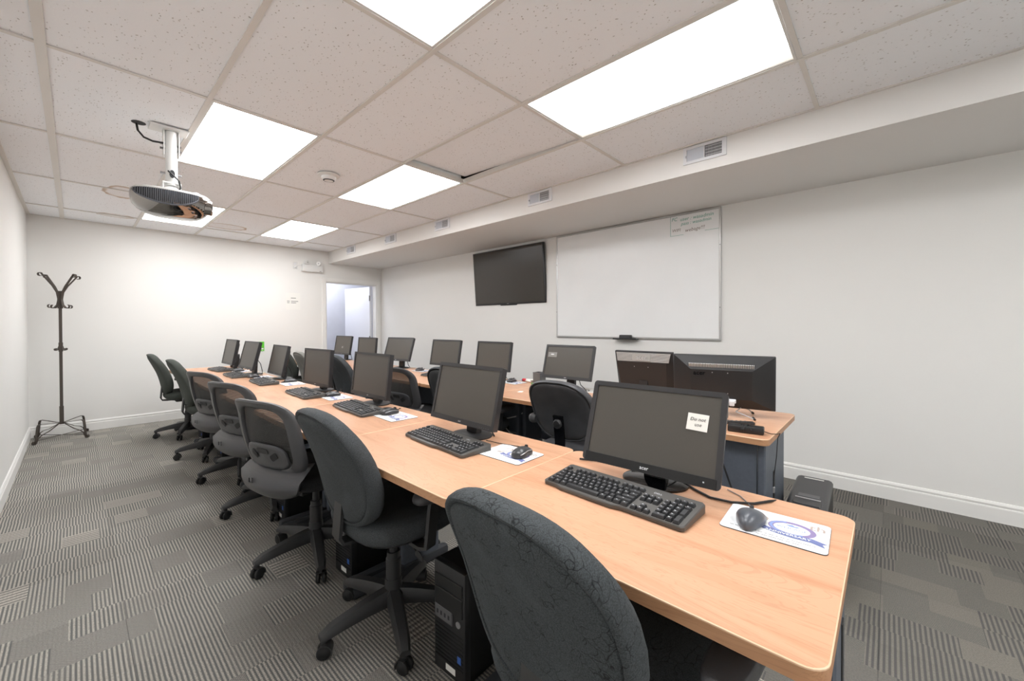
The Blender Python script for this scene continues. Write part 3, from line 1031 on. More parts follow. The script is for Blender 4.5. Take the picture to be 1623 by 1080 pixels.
# ---------------------------------------------------------------- desks
def make_desk(depth, length, lx=(.36, .58), mx=.57):
    """local: user side at x=0, x to depth; y 0..length; top at DZ"""
    t = thing('computer_desk', 'x', 'desk')
    g = .0012
    out = rrect(depth, length-2*g, .035, 6, depth/2, length/2)
    inn = rrect(depth-.0045, length-2*g-.0045, .0328, 6, depth/2, length/2)
    tp = MB().prism(inn, DZ-.004, DZ).build('tabletop', M_wood, t, smooth=20)
    inn2 = rrect(depth-.0042, length-2*g-.0042, .0329, 6, depth/2, length/2)
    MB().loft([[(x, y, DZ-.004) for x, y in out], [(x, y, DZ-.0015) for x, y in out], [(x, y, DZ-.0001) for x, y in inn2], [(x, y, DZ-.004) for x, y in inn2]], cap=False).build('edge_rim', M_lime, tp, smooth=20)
    MB().prism(out, DZ-.029, DZ-.0041).build('edge_band', M_woodedge, tp, smooth=30)
    for y in (.035, length-.035):
        lg = MB().rbox(((lx[0]+lx[1])/2, y, .37), (lx[1]-lx[0], .032, .67), .006, 1).build('leg_panel', M_deskleg, t)
        MB().rbox((.37, y, .028), (.54, .05, .05), .014, 2).build('foot', M_deskdark, lg)
        MB().rbox((.36, y, .695), (.5, .04, .022), .004, 1).build('top_bracket', M_deskdark, lg)
        MB().rbox((.50, y + (-.017 if y < .1 else .017), .44), (.035, .004, .2), .0015, 1).build('cable_port', M_blackplastic, lg)
    MB().box((mx, length/2, .50), (.018, length-.11, .40)).build('modesty_panel', M_deskleg, t, smooth=0)
    gm = T(depth-.105, length*.5-.0, DZ)
    MB().lathe([(.026, -.001), (.038, -.001), (.038, .003), (.034, .005), (.028, .004), (.026, -.001)], 24, gm).build('cable_grommet', M_blackplastic, t)
    MB().lathe([(0, .0), (.0265, .0), (.0265, .0012), (0, .0012)], 24, gm).build('grommet_hole', M_gloss, t)
    return t
ORD = ['nearest the camera', 'second from the camera', 'third from the camera', 'fourth from the camera', 'fifth from the camera', 'sixth from the camera', 'farthest from the camera']
AX, AY, AL = .742, .062, .88
BX, BY, BL = 2.08, .39, .895
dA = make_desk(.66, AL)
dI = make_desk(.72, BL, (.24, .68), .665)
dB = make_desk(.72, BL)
for k in range(7):
    o = dA if k == 0 else copy_tree(dA)
    o.location = (AX, AY+AL*k, 0)
    tag(o, 'maple-topped computer desk in the front row, %s' % ORD[k], 'desk', 'front row desks')
for k in range(7):
    o = dI if k == 0 else dB if k == 1 else copy_tree(dB)
    o.location = (BX, BY+BL*k, 0)
    o.rotation_euler = (0, 0, 0)
    if k == 0:
        o.location = (BX+.72, BY+BL, 0)
        o.rotation_euler = (0, 0, PI)
        tag(o, 'maple-topped desk with grey front panel, turned round at the near end of the wall-side row', 'desk', 'wall-side desks')
    else:
        tag(o, 'maple-topped computer desk in the wall-side row, %s' % ORD[k], 'desk', 'wall-side desks')

# ---------------------------------------------------------------- monitors
def monitor(label, x, y, z, yaw, tilt, w, h, kind='a', group=None):
    """x,y,z = centre of the screen face"""
    t = thing('computer_monitor', label, 'monitor', (x, y, DZ), math.radians(yaw), group)
    zc = z-DZ
    H = T(0, 0, zc) @ Ry(math.radians(tilt))
    bz = M_bezel
    r = .012 if kind == 'g' else .004
    # front bezel as a ring with the screen set back
    ow = [(-.0, p[0], p[1]) for p in rrect(w, h, r, 4)]
    bt, bs, bb = (.016, .016, .024) if kind != 'g' else (.016, .017, .03)
    iw, ih = w-2*bs, h-bt-bb
    io = [(0, p[0], p[1]+(bb-bt)/2) for p in rrect(iw, ih, .001, 4)]
    th = .03 if kind != 'g' else .022
    fr = MB()
    n = len(ow)
    back = [(th, p[1]*.985, p[2]*.985) for p in ow]
    rec = [(.004, p[1], p[2]) for p in io]
    v = ow+io+back+rec
    f = []
    for k in range(n):
        q = (k+1) % n
        f.append((k, q, n+q, n+k))
        f.append((k, 2*n+k, 2*n+q, q))
        f.append((n+k, n+q, 3*n+q, 3*n+k))
    f.append(tuple(2*n+k for k in range(n)))
    fr.add(v, f, H)
    fr.build('bezel', bz, t, smooth=30)
    MB().box((.0045, 0, (bb-bt)/2), (.002, iw+.002, ih+.002), H).build('screen', M_screen, t, smooth=0)
    if kind == 'g':
        MB().box((-.0006, 0, -h/2+.015), (.0012, w-.022, .027), H).build('gloss_strip', M_gloss, t, smooth=0)
    # bulging rear housing
    hb = MB()
    hb.loft([[(th-.002, p[0], p[1]) for p in rrect(w*.93, h*.9, .02, 4)], [(th+.018, p[0], p[1]) for p in rrect(w*.8, h*.72, .02, 4)], [(th+.026, p[0], p[1]) for p in rrect(w*.6, h*.5, .02, 4)]], M=H)
    hb.build('rear_housing', M_blackplastic, t)
    # stand
    foot_x = .045
    zt = zc-.06
    MB().loft([[(foot_x+.012+a*.015, b*.036, .012) for a, b in ((-1, -1), (1, -1), (1, 1), (-1, 1))], [(foot_x+.02+a*.014, b*.034, zt) for a, b in ((-1, -1), (1, -1), (1, 1), (-1, 1))]]).build('stand_neck', M_gloss if kind == 'g' else M_blackplastic, t)
    sr = [(0, 0), (.105, 0), (.105, .006), (.085, .011), (.04, .014), (0, .014)]
    MB().lathe(sr, 32, T(foot_x-.0, 0, 0) @ Matrix.Scale(.82, 4, (1, 0, 0))).build('stand_base', M_gloss if kind == 'g' else M_blackplastic, t)
    # lettering on the bezel
    tx = Matrix(((0, 0, -1, 0), (-1, 0, 0, 0), (0, 1, 0, 0), (0, 0, 0, 1)))
    lz = -h/2+bb*.5
    s = .016 if kind == 'g' else .011
    MB().text('acer', s, H @ T(-.0016 if kind == 'g' else -.0006, 0, lz) @ tx).build('bezel_logo', M_legend, t, smooth=0)
    if kind != 'g':
        d = MB()
        for q in range(5):
            d.box((-.0004, -w/2+.03+q*.014, lz-.004), (.0008, .007, .0016), H)
        d.build('buttons', M_bezel_light, t, smooth=0)
    else:
        MB().box((-.0016, -w/2+.045, lz), (.0008, .004, .004), H).build('power_led', M_legend, t, smooth=0)
    MB().tube([(foot_x+.03, -.02, zc-.05), (foot_x+.06, -.03, zc-.1), (foot_x+.07, -.05, .03), (foot_x+.05, -.1, .004)], .0035, 6).build('video_cable', M_cable, t)
    return t, H
MA = [(1.245, .561, .918, 1.6, 19.2, .44, .277, 'g'), (1.215, 1.432, .934, -1.6, 13.2, .452, .272, 'a'), (1.297, 2.472, .93, .8, 6.3, .451, .284, 'a'), (1.288, 3.309, .924, 2.9, 4, .448, .287, 'a'),
      (1.325, 4.335, .922, -1.6, 12, .446, .286, 'a'), (1.24, 4.96, .943, 2.5, 14.2, .447, .293, 'a'), (1.233, 5.719, .945, .9, 10.9, .446, .296, 'a')]
LA = ['wide black monitor with a handwritten sticky note on the front-row desk nearest the camera', 'black monitor on the second front-row desk from the camera',
      'black monitor on the third front-row desk from the camera', 'black monitor on the fourth front-row desk from the camera', 'black monitor on the fifth front-row desk from the camera',
      'black monitor on the sixth front-row desk from the camera', 'black monitor on the last front-row desk by the far wall']
mons = []
for p, lab in zip(MA, LA):
    mons.append(monitor(lab, *p[:7], kind=p[7], group='front row monitors'))
MBm = [(2.661, 1.875, .954, 2.2, 15.8, .453, .276), (2.70, 2.765, .955, .9, 8.7, .449, .278), (2.702, 3.502, .955, 4.1, 10.8, .446, .282), (2.635, 4.32, .967, 10.4, 17.9, .447, .287),
       (2.681, 5.192, .946, 3.1, 4.9, .445, .285), (2.717, 5.991, .957, 4.1, 10.1, .446, .281)]
LB = ['black monitor with a grey sticker on the screen, wall-side row below the whiteboard', 'black monitor in the wall-side row, directly left of the pencil cup',
      'black monitor in the wall-side row, below the left half of the television', 'black monitor turned and tilted back in the wall-side row, just right of the doorway',
      'black monitor in the wall-side row in front of the door leaf', 'farthest black monitor of the wall-side row, with a small sticker, in front of the doorway']
bm_ = []
for p, lab in zip(MBm, LB):
    bm_.append(monitor(lab, *p, kind='a', group='wall-side monitors'))
# stickers on screens
t, H = mons[0]
NX = matx = Matrix(((0, 0, -1, 0), (-1, 0, 0, 0), (0, 1, 0, 0), (0, 0, 0, 1)))
nt_ = thing('sticky_note', 'cream handwritten sticky note on the nearest monitor screen', 'sticky note', t.location[:], t.rotation_euler[2])
w, h = .44, .277
ny, nz = -.142, .042
MB().add([(.0030, ny+.029, nz+.026), (.0030, ny-.031, nz+.024), (.0012, ny-.029, nz-.026), (.0012, ny+.031, nz-.024), (.0022, ny+.029, nz+.026), (.0022, ny-.031, nz+.024), (.0004, ny-.029, nz-.026), (.0004, ny+.031, nz-.024)],
         [(0, 1, 2, 3), (4, 7, 6, 5), (0, 4, 5, 1), (1, 5, 6, 2), (2, 6, 7, 3), (3, 7, 4, 0)], H).build('note_sheet', M_note, nt_, smooth=0)
MB().text('Do not', .015, H @ T(.0002, ny, nz+.008) @ NX).text('use', .015, H @ T(.0002, ny-.002, nz-.008) @ NX).build('handwriting', M_inkdark, nt_, smooth=0)
t, H = bm_[0]
st_ = thing('screen_sticker', 'grey rectangular sticker on the wall-side monitor screen below the whiteboard', 'sticker', t.location[:], t.rotation_euler[2])
MB().box((.003, .155, .055), (.001, .085, .04), H).build('sticker_sheet', M_stick, st_, smooth=0)
MB().box((.0024, .155, .057), (.0004, .03, .008), H).build('print', M_legend, st_, smooth=0)
t, H = bm_[5]
st_ = thing('screen_sticker', 'tiny sticker on the farthest wall-side monitor', 'sticker', t.location[:], t.rotation_euler[2])
MB().box((.003, .0, -.03), (.001, .04, .03), H).build('sticker_sheet', M_stick, st_, smooth=0)

# two monitors seen from behind on the turned desk
def back_monitor(label, x, y, z, yaw, tilt, w, h, kind):
    t = thing('computer_monitor', label, 'monitor', (x, y, DZ), math.radians(yaw), 'monitors seen from behind')
    zc = z-DZ
    H = T(0, 0, zc) @ Ry(math.radians(tilt))     # local -X is the back we see, +X the screen
    tx = Matrix(((0, 0, -1, 0), (-1, 0, 0, 0), (0, 1, 0, 0), (0, 0, 0, 1)))
    MB().rbox((.012, 0, 0), (.022, w, h), .004, 2, H).build('bezel', M_bezel, t)
    MB().box((.0236, 0, .005), (.002, w-.034, h-.04), H).build('screen', M_screen, t, smooth=0)
    if kind == 'hip':
        # hipped rear: sloped faces to a raised flat field
        o_ = [(.002, a*w/2*.985, b*h/2*.985) for a, b in ((1, 1), (-1, 1), (-1, -1), (1, -1))]
        i_ = [(-.034, w*.31, h*.24), (-.034, -w*.29, h*.24), (-.034, -w*.29, -h*.3), (-.034, w*.31, -h*.3)]
        MB().loft([o_, i_], M=H).build('rear_shell', M_blackplastic, t, smooth=0)
        v = MB()
        for q in range(40):
            yy = lerp(w*.335, -w*.315, q/39)
            v.box((0, 0, 0), (.006, .0046, .036), H @ T(-.027, yy*.96, h*.30) @ Ry(math.radians(-25)))
        v.build('vent_ribs', M_ribs, t, smooth=0, kind='stuff')
        MB().text('acer', .036, H @ T(-.0346, w*.22, h*.17) @ tx).build('rear_logo', M_gloss, t, smooth=0)
        s = MB()
        for a, b in ((w*.09, h*.19), (-w*.06, h*.19), (-w*.06, -h*.2), (w*.09, -h*.2)):
            s.lathe([(0, 0), (.003, 0), (.002, .0015), (0, .002)], 8, H @ T(-.034, a, b) @ Ry(-PI/2))
        s.build('mount_screws', M_silver, t)
        MB().rbox((-.038, -w*.1, -h*.33), (.026, .04, .02), .003, 1, H).rbox((-.052, -w*.1, -h*.36), (.02, .026, .03), .004, 1, H).build('cable_plug', M_vent, t)
        # wire legs that prop the monitor
        MB().lathe([(0, 0), (.085, 0), (.085, .004), (0, .006)], 4, T(-.02, .06, .0)).build('foot_plate', M_silver, t, smooth=0)
        b = MB()
        for y0, s_ in ((.05, 1), (-.1, -1)):
            b.tube([(.03, y0, .05), (-.02, y0-.03*s_, .03), (-.07, y0-.06, .006)], .0035, 6)
            b.tube([(.03, y0, .05), (.08, y0-.03, .03), (.11, y0-.05, .006)], .0035, 6)
        b.build('wire_legs', M_silver, t)
        b = MB()
        for y0, s_ in ((.05, 1), (-.1, -1)):
            b.tube([(-.055, y0-.052, .013), (-.075, y0-.062, .004)], .006, 6)
            b.tube([(.1, y0-.045, .012), (.115, y0-.053, .004)], .006, 6)
        b.build('rubber_feet', M_rubber, t)
        MB().lathe([(0, .0), (.018, .0), (.018, zc-.1), (0, zc-.1)], 12, T(.02, 0, 0)).build('stand_neck', M_blackplastic, t)
    else:
        o_ = [(.002, a*w/2*.985, b*h/2*.985) for a, b in ((1, 1), (-1, 1), (-1, -1), (1, -1))]
        i_ = [(-.022, w*.46, h*.22), (-.022, -w*.40, h*.22), (-.03, -w*.38, -h*.4), (-.03, w*.42, -h*.4)]
        MB().loft([o_, i_], M=H).build('rear_shell', M_blackplastic, t, smooth=0)
        v = MB()
        for q in range(12):
            k = q/11
            zz = lerp(h*.46, h*.25, k)
            xx = lerp(-.0045, -.021, k)
            v.box((xx, 0, zz), (.0035, w*.93-.02*k, .0026), H)
        v.build('vent_ribs', M_ribs, t, smooth=0, kind='stuff')
        MB().box((-.0145, .005, h*.355), (.006, .13, .05), H @ T(-.0145, 0, h*.355) @ Ry(math.radians(17)) @ T(.0145, 0, -h*.355)).build('logo_plate', M_plate, t, smooth=0)
        MB().text('acer', .044, H @ T(-.0182, .005, h*.355) @ Ry(math.radians(17)) @ tx).build('rear_logo', M_alu, t, smooth=0)
        s = MB()
        for a in (.06, -.04):
            s.lathe([(0, 0), (.003, 0), (.002, .0015), (0, .002)], 8, H @ T(-.0235, a, h*.1) @ Ry(-PI/2))
        s.build('mount_screws', M_silver, t)
        MB().box((.0, .0, (zc-.1)/2), (.03, .06, zc-.06)).build('stand_neck', M_blackplastic, t, smooth=0)
        MB().lathe([(0, 0), (.1, 0), (.1, .006), (.05, .012), (0, .013)], 28).build('stand_base', M_blackplastic, t)
    return t
back_monitor('monitor with hipped black back and white cable plug, facing the wall on the turned desk', 2.5, .697, .925, 11.9, -6.5, .516, .3, 'hip')
back_monitor('monitor with silver vented top and light name plate on its back, beside the hipped-back one', 2.72, 1.262, .935, 1.3, -14, .42, .26, 'vent')

# ---------------------------------------------------------------- keyboards
U = .0188
def key_layout():
    K = []          # (x_from_front_row, u_left, width, legend)
    rows = [(['', '', '', ' ', '', '', '', ''], [1.25, 1.25, 1.25, 6.25, 1.25, 1.25, 1.25, 1.25]),
            ([''] + list('ZXCVBNM,./') + [''], [2.25]+[1]*10+[2.75]),
            ([''] + list('ASDFGHJKL;') + ['', ''], [1.75]+[1]*11+[2.25]),
            ([''] + list('QWERTYUIOP[') + ['', ''], [1.5]+[1]*12+[1.5]),
            ([''] + list('1234567890-=') + [''], [1]*13+[2])]
    for r, (lg, ws) in enumerate(rows):
        u = 0
        for l, w in zip(lg, ws):
            K.append((r, u, w, l.strip()))
            u += w
    u = 0
    for l, gap in [('Esc', 1)] + [('F%d' % q, .5 if q in (4, 8) else 0) for q in range(1, 13)]:
        K.append((5.3, u, 1, l))
        u += 1+gap
    for r in (3, 4):
        for c in range(3):
            K.append((r, 15.3+c, 1, ''))
    K.append((1, 16.3, 1, ''))
    for c in range(3):
        K.append((0, 15.3+c, 1, ''))
    for r in range(1, 4):
        for c in range(3):
            K.append((r, 18.6+c, 1, ''))
    K += [(0, 18.6, 2, ''), (0, 20.6, 1, ''), (0.5, 21.6, 1.001, 'tall'), (2.5, 21.6, 1.001, 'tall')]
    for c in range(4):
        K.append((4, 18.6+c, 1, ''))
    for c in range(3):
        K.append((5.3, 19.6+c, 1, ''))
    return K
KL = key_layout()
KW = 22.6*U+.026            # overall width
def kz(x): return .0135+(x+.07)*.095
def kpos(r): return -.0595+r*U
def keyboard(label, x, y, yaw, singles=False, group=None):
    t = thing('keyboard', label, 'keyboard', (x, y, DZ+.0005), math.radians(yaw), group)
    W2 = KW/2
    ol = [(.078, -W2+.006), (.078, W2-.006), (.072, W2), (-.066, W2), (-.072, W2-.008), (-.072, W2-.05), (-.079, W2-.07), (-.081, 0.02), (-.081, -.025), (-.073, -.05), (-.073, -W2+.008), (-.066, -W2), (.072, -W2)]
    lo = [(a, b, .002) for a, b in ol]
    hi = [(a, b, kz(a)-.003) for a, b in ol]
    tp = [(a*.975, b*.99, kz(a)) for a, b in ol]
    MB().loft([lo, hi, tp]).build('keyboard_body', M_kbd, t, smooth=20)
    cache = {}
    allk = MB()
    leg = MB()
    for r, u, w, l in KL:
        tall = l == 'tall'
        cy = W2-.013-(u+w/2)*U
        cx = kpos(r)
        wy, wx = w*U-.0022, (2*U-.0022 if tall else U-.0022)
        hgt = .0085
        z0 = kz(cx)-.001
        def keymesh(mb, M=None):
            rings = []
            for k, z, ox in ((1.0, 0, 0), (.98, .004, 0), (.99, hgt-.001, .001), (.93, hgt, .001)):
                s1 = wy-(0 if z < .003 else .0042 if z > .005 else .002)
                s2 = wx-(0 if z < .003 else .005 if z > .005 else .002)
                rings.append([(a*s2/2*k+ox, b*s1/2*k, z) for a, b in ((1, 1), (-1, 1), (-1, -1), (1, -1))])
            mb.loft(rings, M=M)
        Mk = T(cx, cy, z0) @ Ry(-.095)
        if singles:
            kk = (round(w, 2), tall)
            if kk not in cache:
                mb = MB()
                keymesh(mb)
                o = mb.build('key', M_key, t, smooth=30)
                cache[kk] = o
            else:
                o = inst(cache[kk], 'key', t)
            o.location = (cx, cy, z0)
            o.rotation_euler = (0, -.095, 0)
            if l and l != 'tall':
                leg.text(l, .0075 if len(l) == 1 else .005, Mk @ T(.003, .002, hgt+.0003) @ Rz(-PI/2))
            elif not l:
                leg.box((.003, .002, hgt+.0003), (.002, .0045, .0002), Mk)
        else:
            keymesh(allk, Mk)
            if w < 2 and not tall:
                leg.box((.003, .002, hgt+.0003), (.002, .004, .0002), Mk)
    if not singles:
        allk.build('keys', M_key, t, smooth=30, kind='stuff')
    leg.build('key_legends', M_legend, t, smooth=0, kind='stuff')
    MB().text('DELL', .011, T(.05, W2-.013-16.8*U, kz(.05)+.0008) @ Ry(-.095) @ Rz(-PI/2)).build('keyboard_logo', M_legend, t, smooth=0)
    return t
keyboard('black keyboard in front of the sticky-note monitor, nearest the camera', 1.094, .592, -2, True, 'keyboards')
KB2 = keyboard('black keyboard on the second front-row desk from the camera', 1.094, 1.42, -4, False, 'keyboards')
def kcopy(label, x, y, yaw):
    o = copy_tree(KB2)
    o.location = (x, y, DZ+.0005)
    o.rotation_euler = (0, 0, math.radians(yaw))
    tag(o, label, 'keyboard', 'keyboards')
    return o
kcopy('black keyboard on the third front-row desk from the camera', 1.165, 2.37, -4)
kcopy('black keyboard on the fourth front-row desk from the camera', 1.155, 3.19, -3)
kcopy('black keyboard on the fifth front-row desk from the camera', 1.15, 4.14, -4)
kcopy('black keyboard on the sixth front-row desk from the camera', 1.11, 4.90, -2)
kcopy('black keyboard on the last front-row desk by the far wall', 1.13, 5.66, 2)
kcopy('black keyboard under the wall-side monitor with the grey sticker', 2.56, 1.90, -3)
kcopy('black keyboard half hidden by a chair back, wall-side desk below the television', 2.47, 3.28, 3)
kcopy('black keyboard at the far end of the wall-side row', 2.46, 5.72, 2)

# ---------------------------------------------------------------- mouse pads and mice
def pad(label, x, y, yaw, w=.222, d=.165, rich=False):
    t = thing('mouse_pad', label, 'mouse pad', (x, y, DZ+.0004), math.radians(yaw), 'printed mouse pads')
    o = rrect(d, w, .012, 4)
    MB().prism(o, 0, .0016).build('rubber_base', M_padback, t, smooth=30)
    MB().prism(rrect(d-.001, w-.001, .0115, 4), .0016, .0022).build('printed_top', M_pad, t, smooth=30)
    Z = .0025
    B = Matrix(((0, 1, 0, 0), (-1, 0, 0, 0), (0, 0, 1, 0), (0, 0, 0, 1)))   # text x right -> -Y, up -> +X
    def ring(cx, cy, a, b, wd, z, q0=0, q1=1, n=40):
        m = MB()
        vv, ff = [], []
        for k in range(n+1):
            th = 2*PI*lerp(q0, q1, k/n)
            c, s = math.cos(th), math.sin(th)
            vv += [(cx+a*c, cy+b*s, z), (cx+(a-wd)*c, cy+(b-wd)*s, z)]
        for k in range(n):
            ff.append((2*k, 2*k+2, 2*k+3, 2*k+1))
        return m.add(vv, ff, B)
    # numeral 2, letters th, ring with ribbon
    ring(.035, .008, .05, .04, .012, Z, .0, 1).build('print_ring', M_purple, t, smooth=0)
    ring(.034, .009, .046, .036, .006, Z+.0002, .3, .85).build('print_ring_blue', M_blue, t, smooth=0)
    tw = MB()
    two = [(-.055, .03), (-.045, .045), (-.03, .048), (-.02, .038), (-.022, .022), (-.045, .0), (-.062, -.01), (-.02, -.012)]
    for k in range(len(two)-1):
        (ax, ay), (bx, by) = two[k], two[k+1]
        dx, dy = bx-ax, by-ay
        L = math.hypot(dx, dy)
        nx, ny = -dy/L*.003, dx/L*.003
        tw.add([(ax+nx, ay+ny, Z), (ax-nx, ay-ny, Z), (bx-nx, by-ny, Z), (bx+nx, by+ny, Z)], [(0, 1, 2, 3)], B)
    tw.build('print_numeral', M_tan, t, smooth=0)
    MB().text('th', .042, B @ T(.085, .046, Z)).build('print_letters', M_tan, t, smooth=0)
    MB().text('WEB AGE', .015, B @ T(.035, .008, Z)).add([(.02, .026, Z), (.03, .02, Z), (.045, .02, Z), (.052, .03, Z), (.04, .025, Z), (.035, .032, Z)], [(0, 1, 4, 5), (1, 2, 4), (2, 3, 4)], B).build('print_name', M_blue, t, smooth=0)
    rb = [(-.034, -.006), (.0, -.019), (.04, -.023), (.078, -.019), (.108, -.03), (.099, -.037), (.105, -.052), (.078, -.041), (.04, -.043), (.0, -.038), (-.036, -.026), (-.026, -.016)]
    MB().add([(a, b_, Z+.0003) for a, b_ in rb], [tuple(range(len(rb)))], B).build('print_ribbon', M_navy, t, smooth=0)
    MB().text('ANNIVERSARY', .0145, B @ T(.03, -.031, Z+.0006)).build('print_ribbon_text', M_pad, t, smooth=0)
    ln = MB()
    for r, (a, b_, zz) in enumerate(((-.09, .085, -.058), (-.03, .06, -.07))):
        q = a
        while q < b_:
            L = random.uniform(.006, .016)
            ln.add([(q, zz, Z), (q+L, zz, Z), (q+L, zz+.0022, Z), (q, zz+.0022, Z)], [(0, 1, 2, 3)], B)
            q += L+.003
    ln.build('print_small_lines', M_ink, t, smooth=0)
    return t
P0 = pad('white printed mouse pad nearest the camera with a purple ring emblem', 1.204, .212, 2.5)
def pcopy(label, x, y, yaw):
    o = copy_tree(P0)
    o.location = (x, y, DZ+.0004)
    o.rotation_euler = (0, 0, math.radians(yaw))
    tag(o, label, 'mouse pad', 'printed mouse pads')
pcopy('white printed mouse pad on the second front-row desk from the camera', 1.175, 1.105, 1)
pcopy('white printed mouse pad on the third front-row desk from the camera', 1.225, 2.04, -3)
pcopy('white printed mouse pad on the fourth front-row desk from the camera', 1.265, 2.90, -4)
pcopy('white printed mouse pad on the fifth front-row desk from the camera', 1.30, 3.86, -4)
pcopy('white printed mouse pad on the sixth front-row desk from the camera', 1.27, 4.60, -2)
pcopy('white printed mouse pad on the last front-row desk', 1.27, 5.36, -2)
pcopy('white printed mouse pad on the wall-side desk beside the pencil cup', 2.66, 2.47, -3)
pcopy('white printed mouse pad on the wall-side desk under the television', 2.66, 3.86, 3)
pcopy('white printed mouse pad on the far wall-side desk', 2.6, 4.72, 3)

def mouse(label, x, y, yaw, plain=False, z=DZ+.0028, cable=None, group='computer mice'):
    t = thing('computer_mouse', label, 'mouse', (x, y, z), math.radians(yaw), group)
    # nose towards +X; length .118, width .062, height .038
    L = .112
    rings = []
    base = []
    NS = 13
    for k in range(NS):
        s = k/(NS-1)
        xx = -L/2+L*s
        e = max(0, 1-abs(2*s-1)**3.2)**.5
        if plain:
            wd = .033*(min(1, s/.55)**.5 if s < .55 else 1.0)*(1.0 if s < .9 else .9) + .001
        else:
            wd = .0315*e*(1-.10*math.sin(PI*s)**6)+.0015
        hh = (.036*math.sin(PI*min(1, max(0, (s*.86+.07))))**.65)*(1.0-.25*s)+.004
        if k in (0, NS-1):
            hh = .012
        ring = []
        for q in range(13):
            a = PI*q/12
            ring.append((xx, wd*math.cos(a)*(1.0 if q not in (0, 12) else .96), .003+(hh-.003)*math.sin(a)**.8))
        rings.append(ring)
    MB().loft(rings).build('shell', M_mouse if plain else M_mouse2, t, smooth=60)
    MB().rbox((.006, 0, .003), (.08, .04, .005), .002, 1).build('base_plate', M_rubber, t)
    if plain:
        MB().rbox((.008, .0, .0318), (.016, .009, .0018), .0008, 1).build('logo_mark', M_silver, t)
    else:
        for s_ in (1, -1):
            pts = []
            for k in range(1, NS-1):
                r = rings[k]
                p = r[2] if s_ > 0 else r[10]
                pts.append((p[0], p[1]*1.02, p[2]))
            MB().tube(pts, .0016, 6).build('silver_trim', M_silver, t)
    MB().lathe([(0, -.0035), (.0095, -.0035), (.0095, .0035), (0, .0035)], 14, T(.033, 0, .0245), axis='y').build('scroll_wheel', M_rubber, t)
    if cable:
        MB().tube(cable, .0017, 6).build('cord', M_cablegrey if plain else M_cable, t)
    return t
M_mouse2 = mat('mouse_dark', (60, 61, 63), .28)
M_mouse = mat('mouse_grey', (84, 88, 95), .28)
mouse('grey rounded mouse on the pad nearest the camera', 1.178, .262, 4, plain=True, cable=[(.054, 0, .008), (.085, .004, .004), (.12, .02, .001), (.17, .05, .0), (.2, .09, .0)])
mouse('dark mouse with silver trim on the second front-row pad', 1.19, 1.055, 12, cable=[(.054, 0, .01), (.08, .01, .006), (.095, .06, 0), (.09, .15, 0), (.1, .24, 0)])
M3_ = mouse('dark mouse with silver trim on the third front-row pad', 1.235, 2.115, 6, cable=[(.054, 0, .01), (.075, .01, .02), (.1, .03, .01), (.11, .07, 0), (.12, .13, 0)])
def mcopy(label, x, y, yaw):
    o = copy_tree(M3_)
    o.location = (x, y, DZ+.0028)
    o.rotation_euler = (0, 0, math.radians(yaw))
    tag(o, label, 'mouse', 'computer mice')
mcopy('dark mouse with silver trim on the fourth front-row pad', 1.27, 2.965, -4)
mcopy('dark mouse on the fifth front-row pad', 1.33, 3.99, -8)
mcopy('dark mouse on the sixth front-row pad', 1.20, 4.62, 10)
mcopy('dark mouse on the last front-row pad', 1.25, 5.38, 3)
mcopy('dark mouse on the wall-side pad beside the pencil cup', 2.67, 2.49, 6)
mcopy('dark mouse on the wall-side pad under the television', 2.64, 3.88, 6)
mcopy('dark mouse lying on bare desk at the front edge of a wall-side desk', 2.36, 1.50, 30)

# ---------------------------------------------------------------- desk-top odds and ends
def mesh_cup(x, y):
    t = thing('pencil_cup', 'square grey wire-mesh pencil cup on the wall-side desk', 'pencil cup', (x, y, DZ))
    b = MB()
    for s in (-1, 1):
        b.box((s*.038, 0, .05), (.002, .078, .1)).box((0, s*.038, .05), (.074, .002, .1))
    b.box((0, 0, .002), (.074, .074, .004))
    b.build('cup_walls', M_meshcup, t, smooth=0)
    MB().tube([(.039, .039, .1), (-.039, .039, .1), (-.039, -.039, .1), (.039, -.039, .1)], .003, 6, closed=True).build('rim', M_steel, t)
mesh_cup(2.75, 2.235)
for n, (x, y, a, m, lab) in enumerate([(2.768, 2.39, 1.35, M_red, 'red whiteboard marker lying beside the pencil cup'), (2.772, 2.37, 1.75, M_red, 'red marker lying across the other markers by the pencil cup'),
                                      (2.79, 2.40, 1.6, M_bluepen, 'blue whiteboard marker lying beside the pencil cup'), (2.66, 2.19, 1.4, M_greenpen, 'green marker lying in front of the pencil cup'),
                                      (2.685, 2.17, 1.6, M_cup, 'dark marker lying in front of the pencil cup')]):
    t = thing('marker_pen', lab, 'marker', (x, y, DZ+.0095+(.0125 if n == 1 else .003 if n == 0 else 0)), a, 'markers by the pencil cup')
    MB().lathe([(0, -.06), (.008, -.06), (.008, .03), (0, .03)], 10, axis='x').build('barrel', M_paper, t)
    MB().lathe([(0, .03), (.009, .03), (.009, .065), (.006, .07), (0, .07)], 10, axis='x').build('cap', m, t)
sn = MB().box((0, 0, .0006), (.05, .035, .0012), Rz(.4)).build('paper_scrap', M_paper, smooth=0)
sn.location = (2.33, 2.08, DZ)
tag(sn, 'small white paper scrap on the wall-side desk edge', 'paper')
sn = MB().box((0, 0, .0012), (.2, .15, .0024), Rz(.2)).build('paper_sheet', M_paper, smooth=0)
sn.location = (2.73, 1.72, DZ)
tag(sn, 'white paper sheet lying behind the stickered wall-side monitor', 'paper')
yf_ = thing('paper_folder', 'yellow paper folder lying behind the sixth front-row keyboard', 'folder', (1.33, 5.05, DZ), .3)
MB().box((0, 0, .002), (.12, .17, .003)).build('cover', M_yellow, yf_, smooth=0)
MB().box((.004, .004, .0045), (.112, .16, .002)).build('sheets', M_paper, yf_, smooth=0)
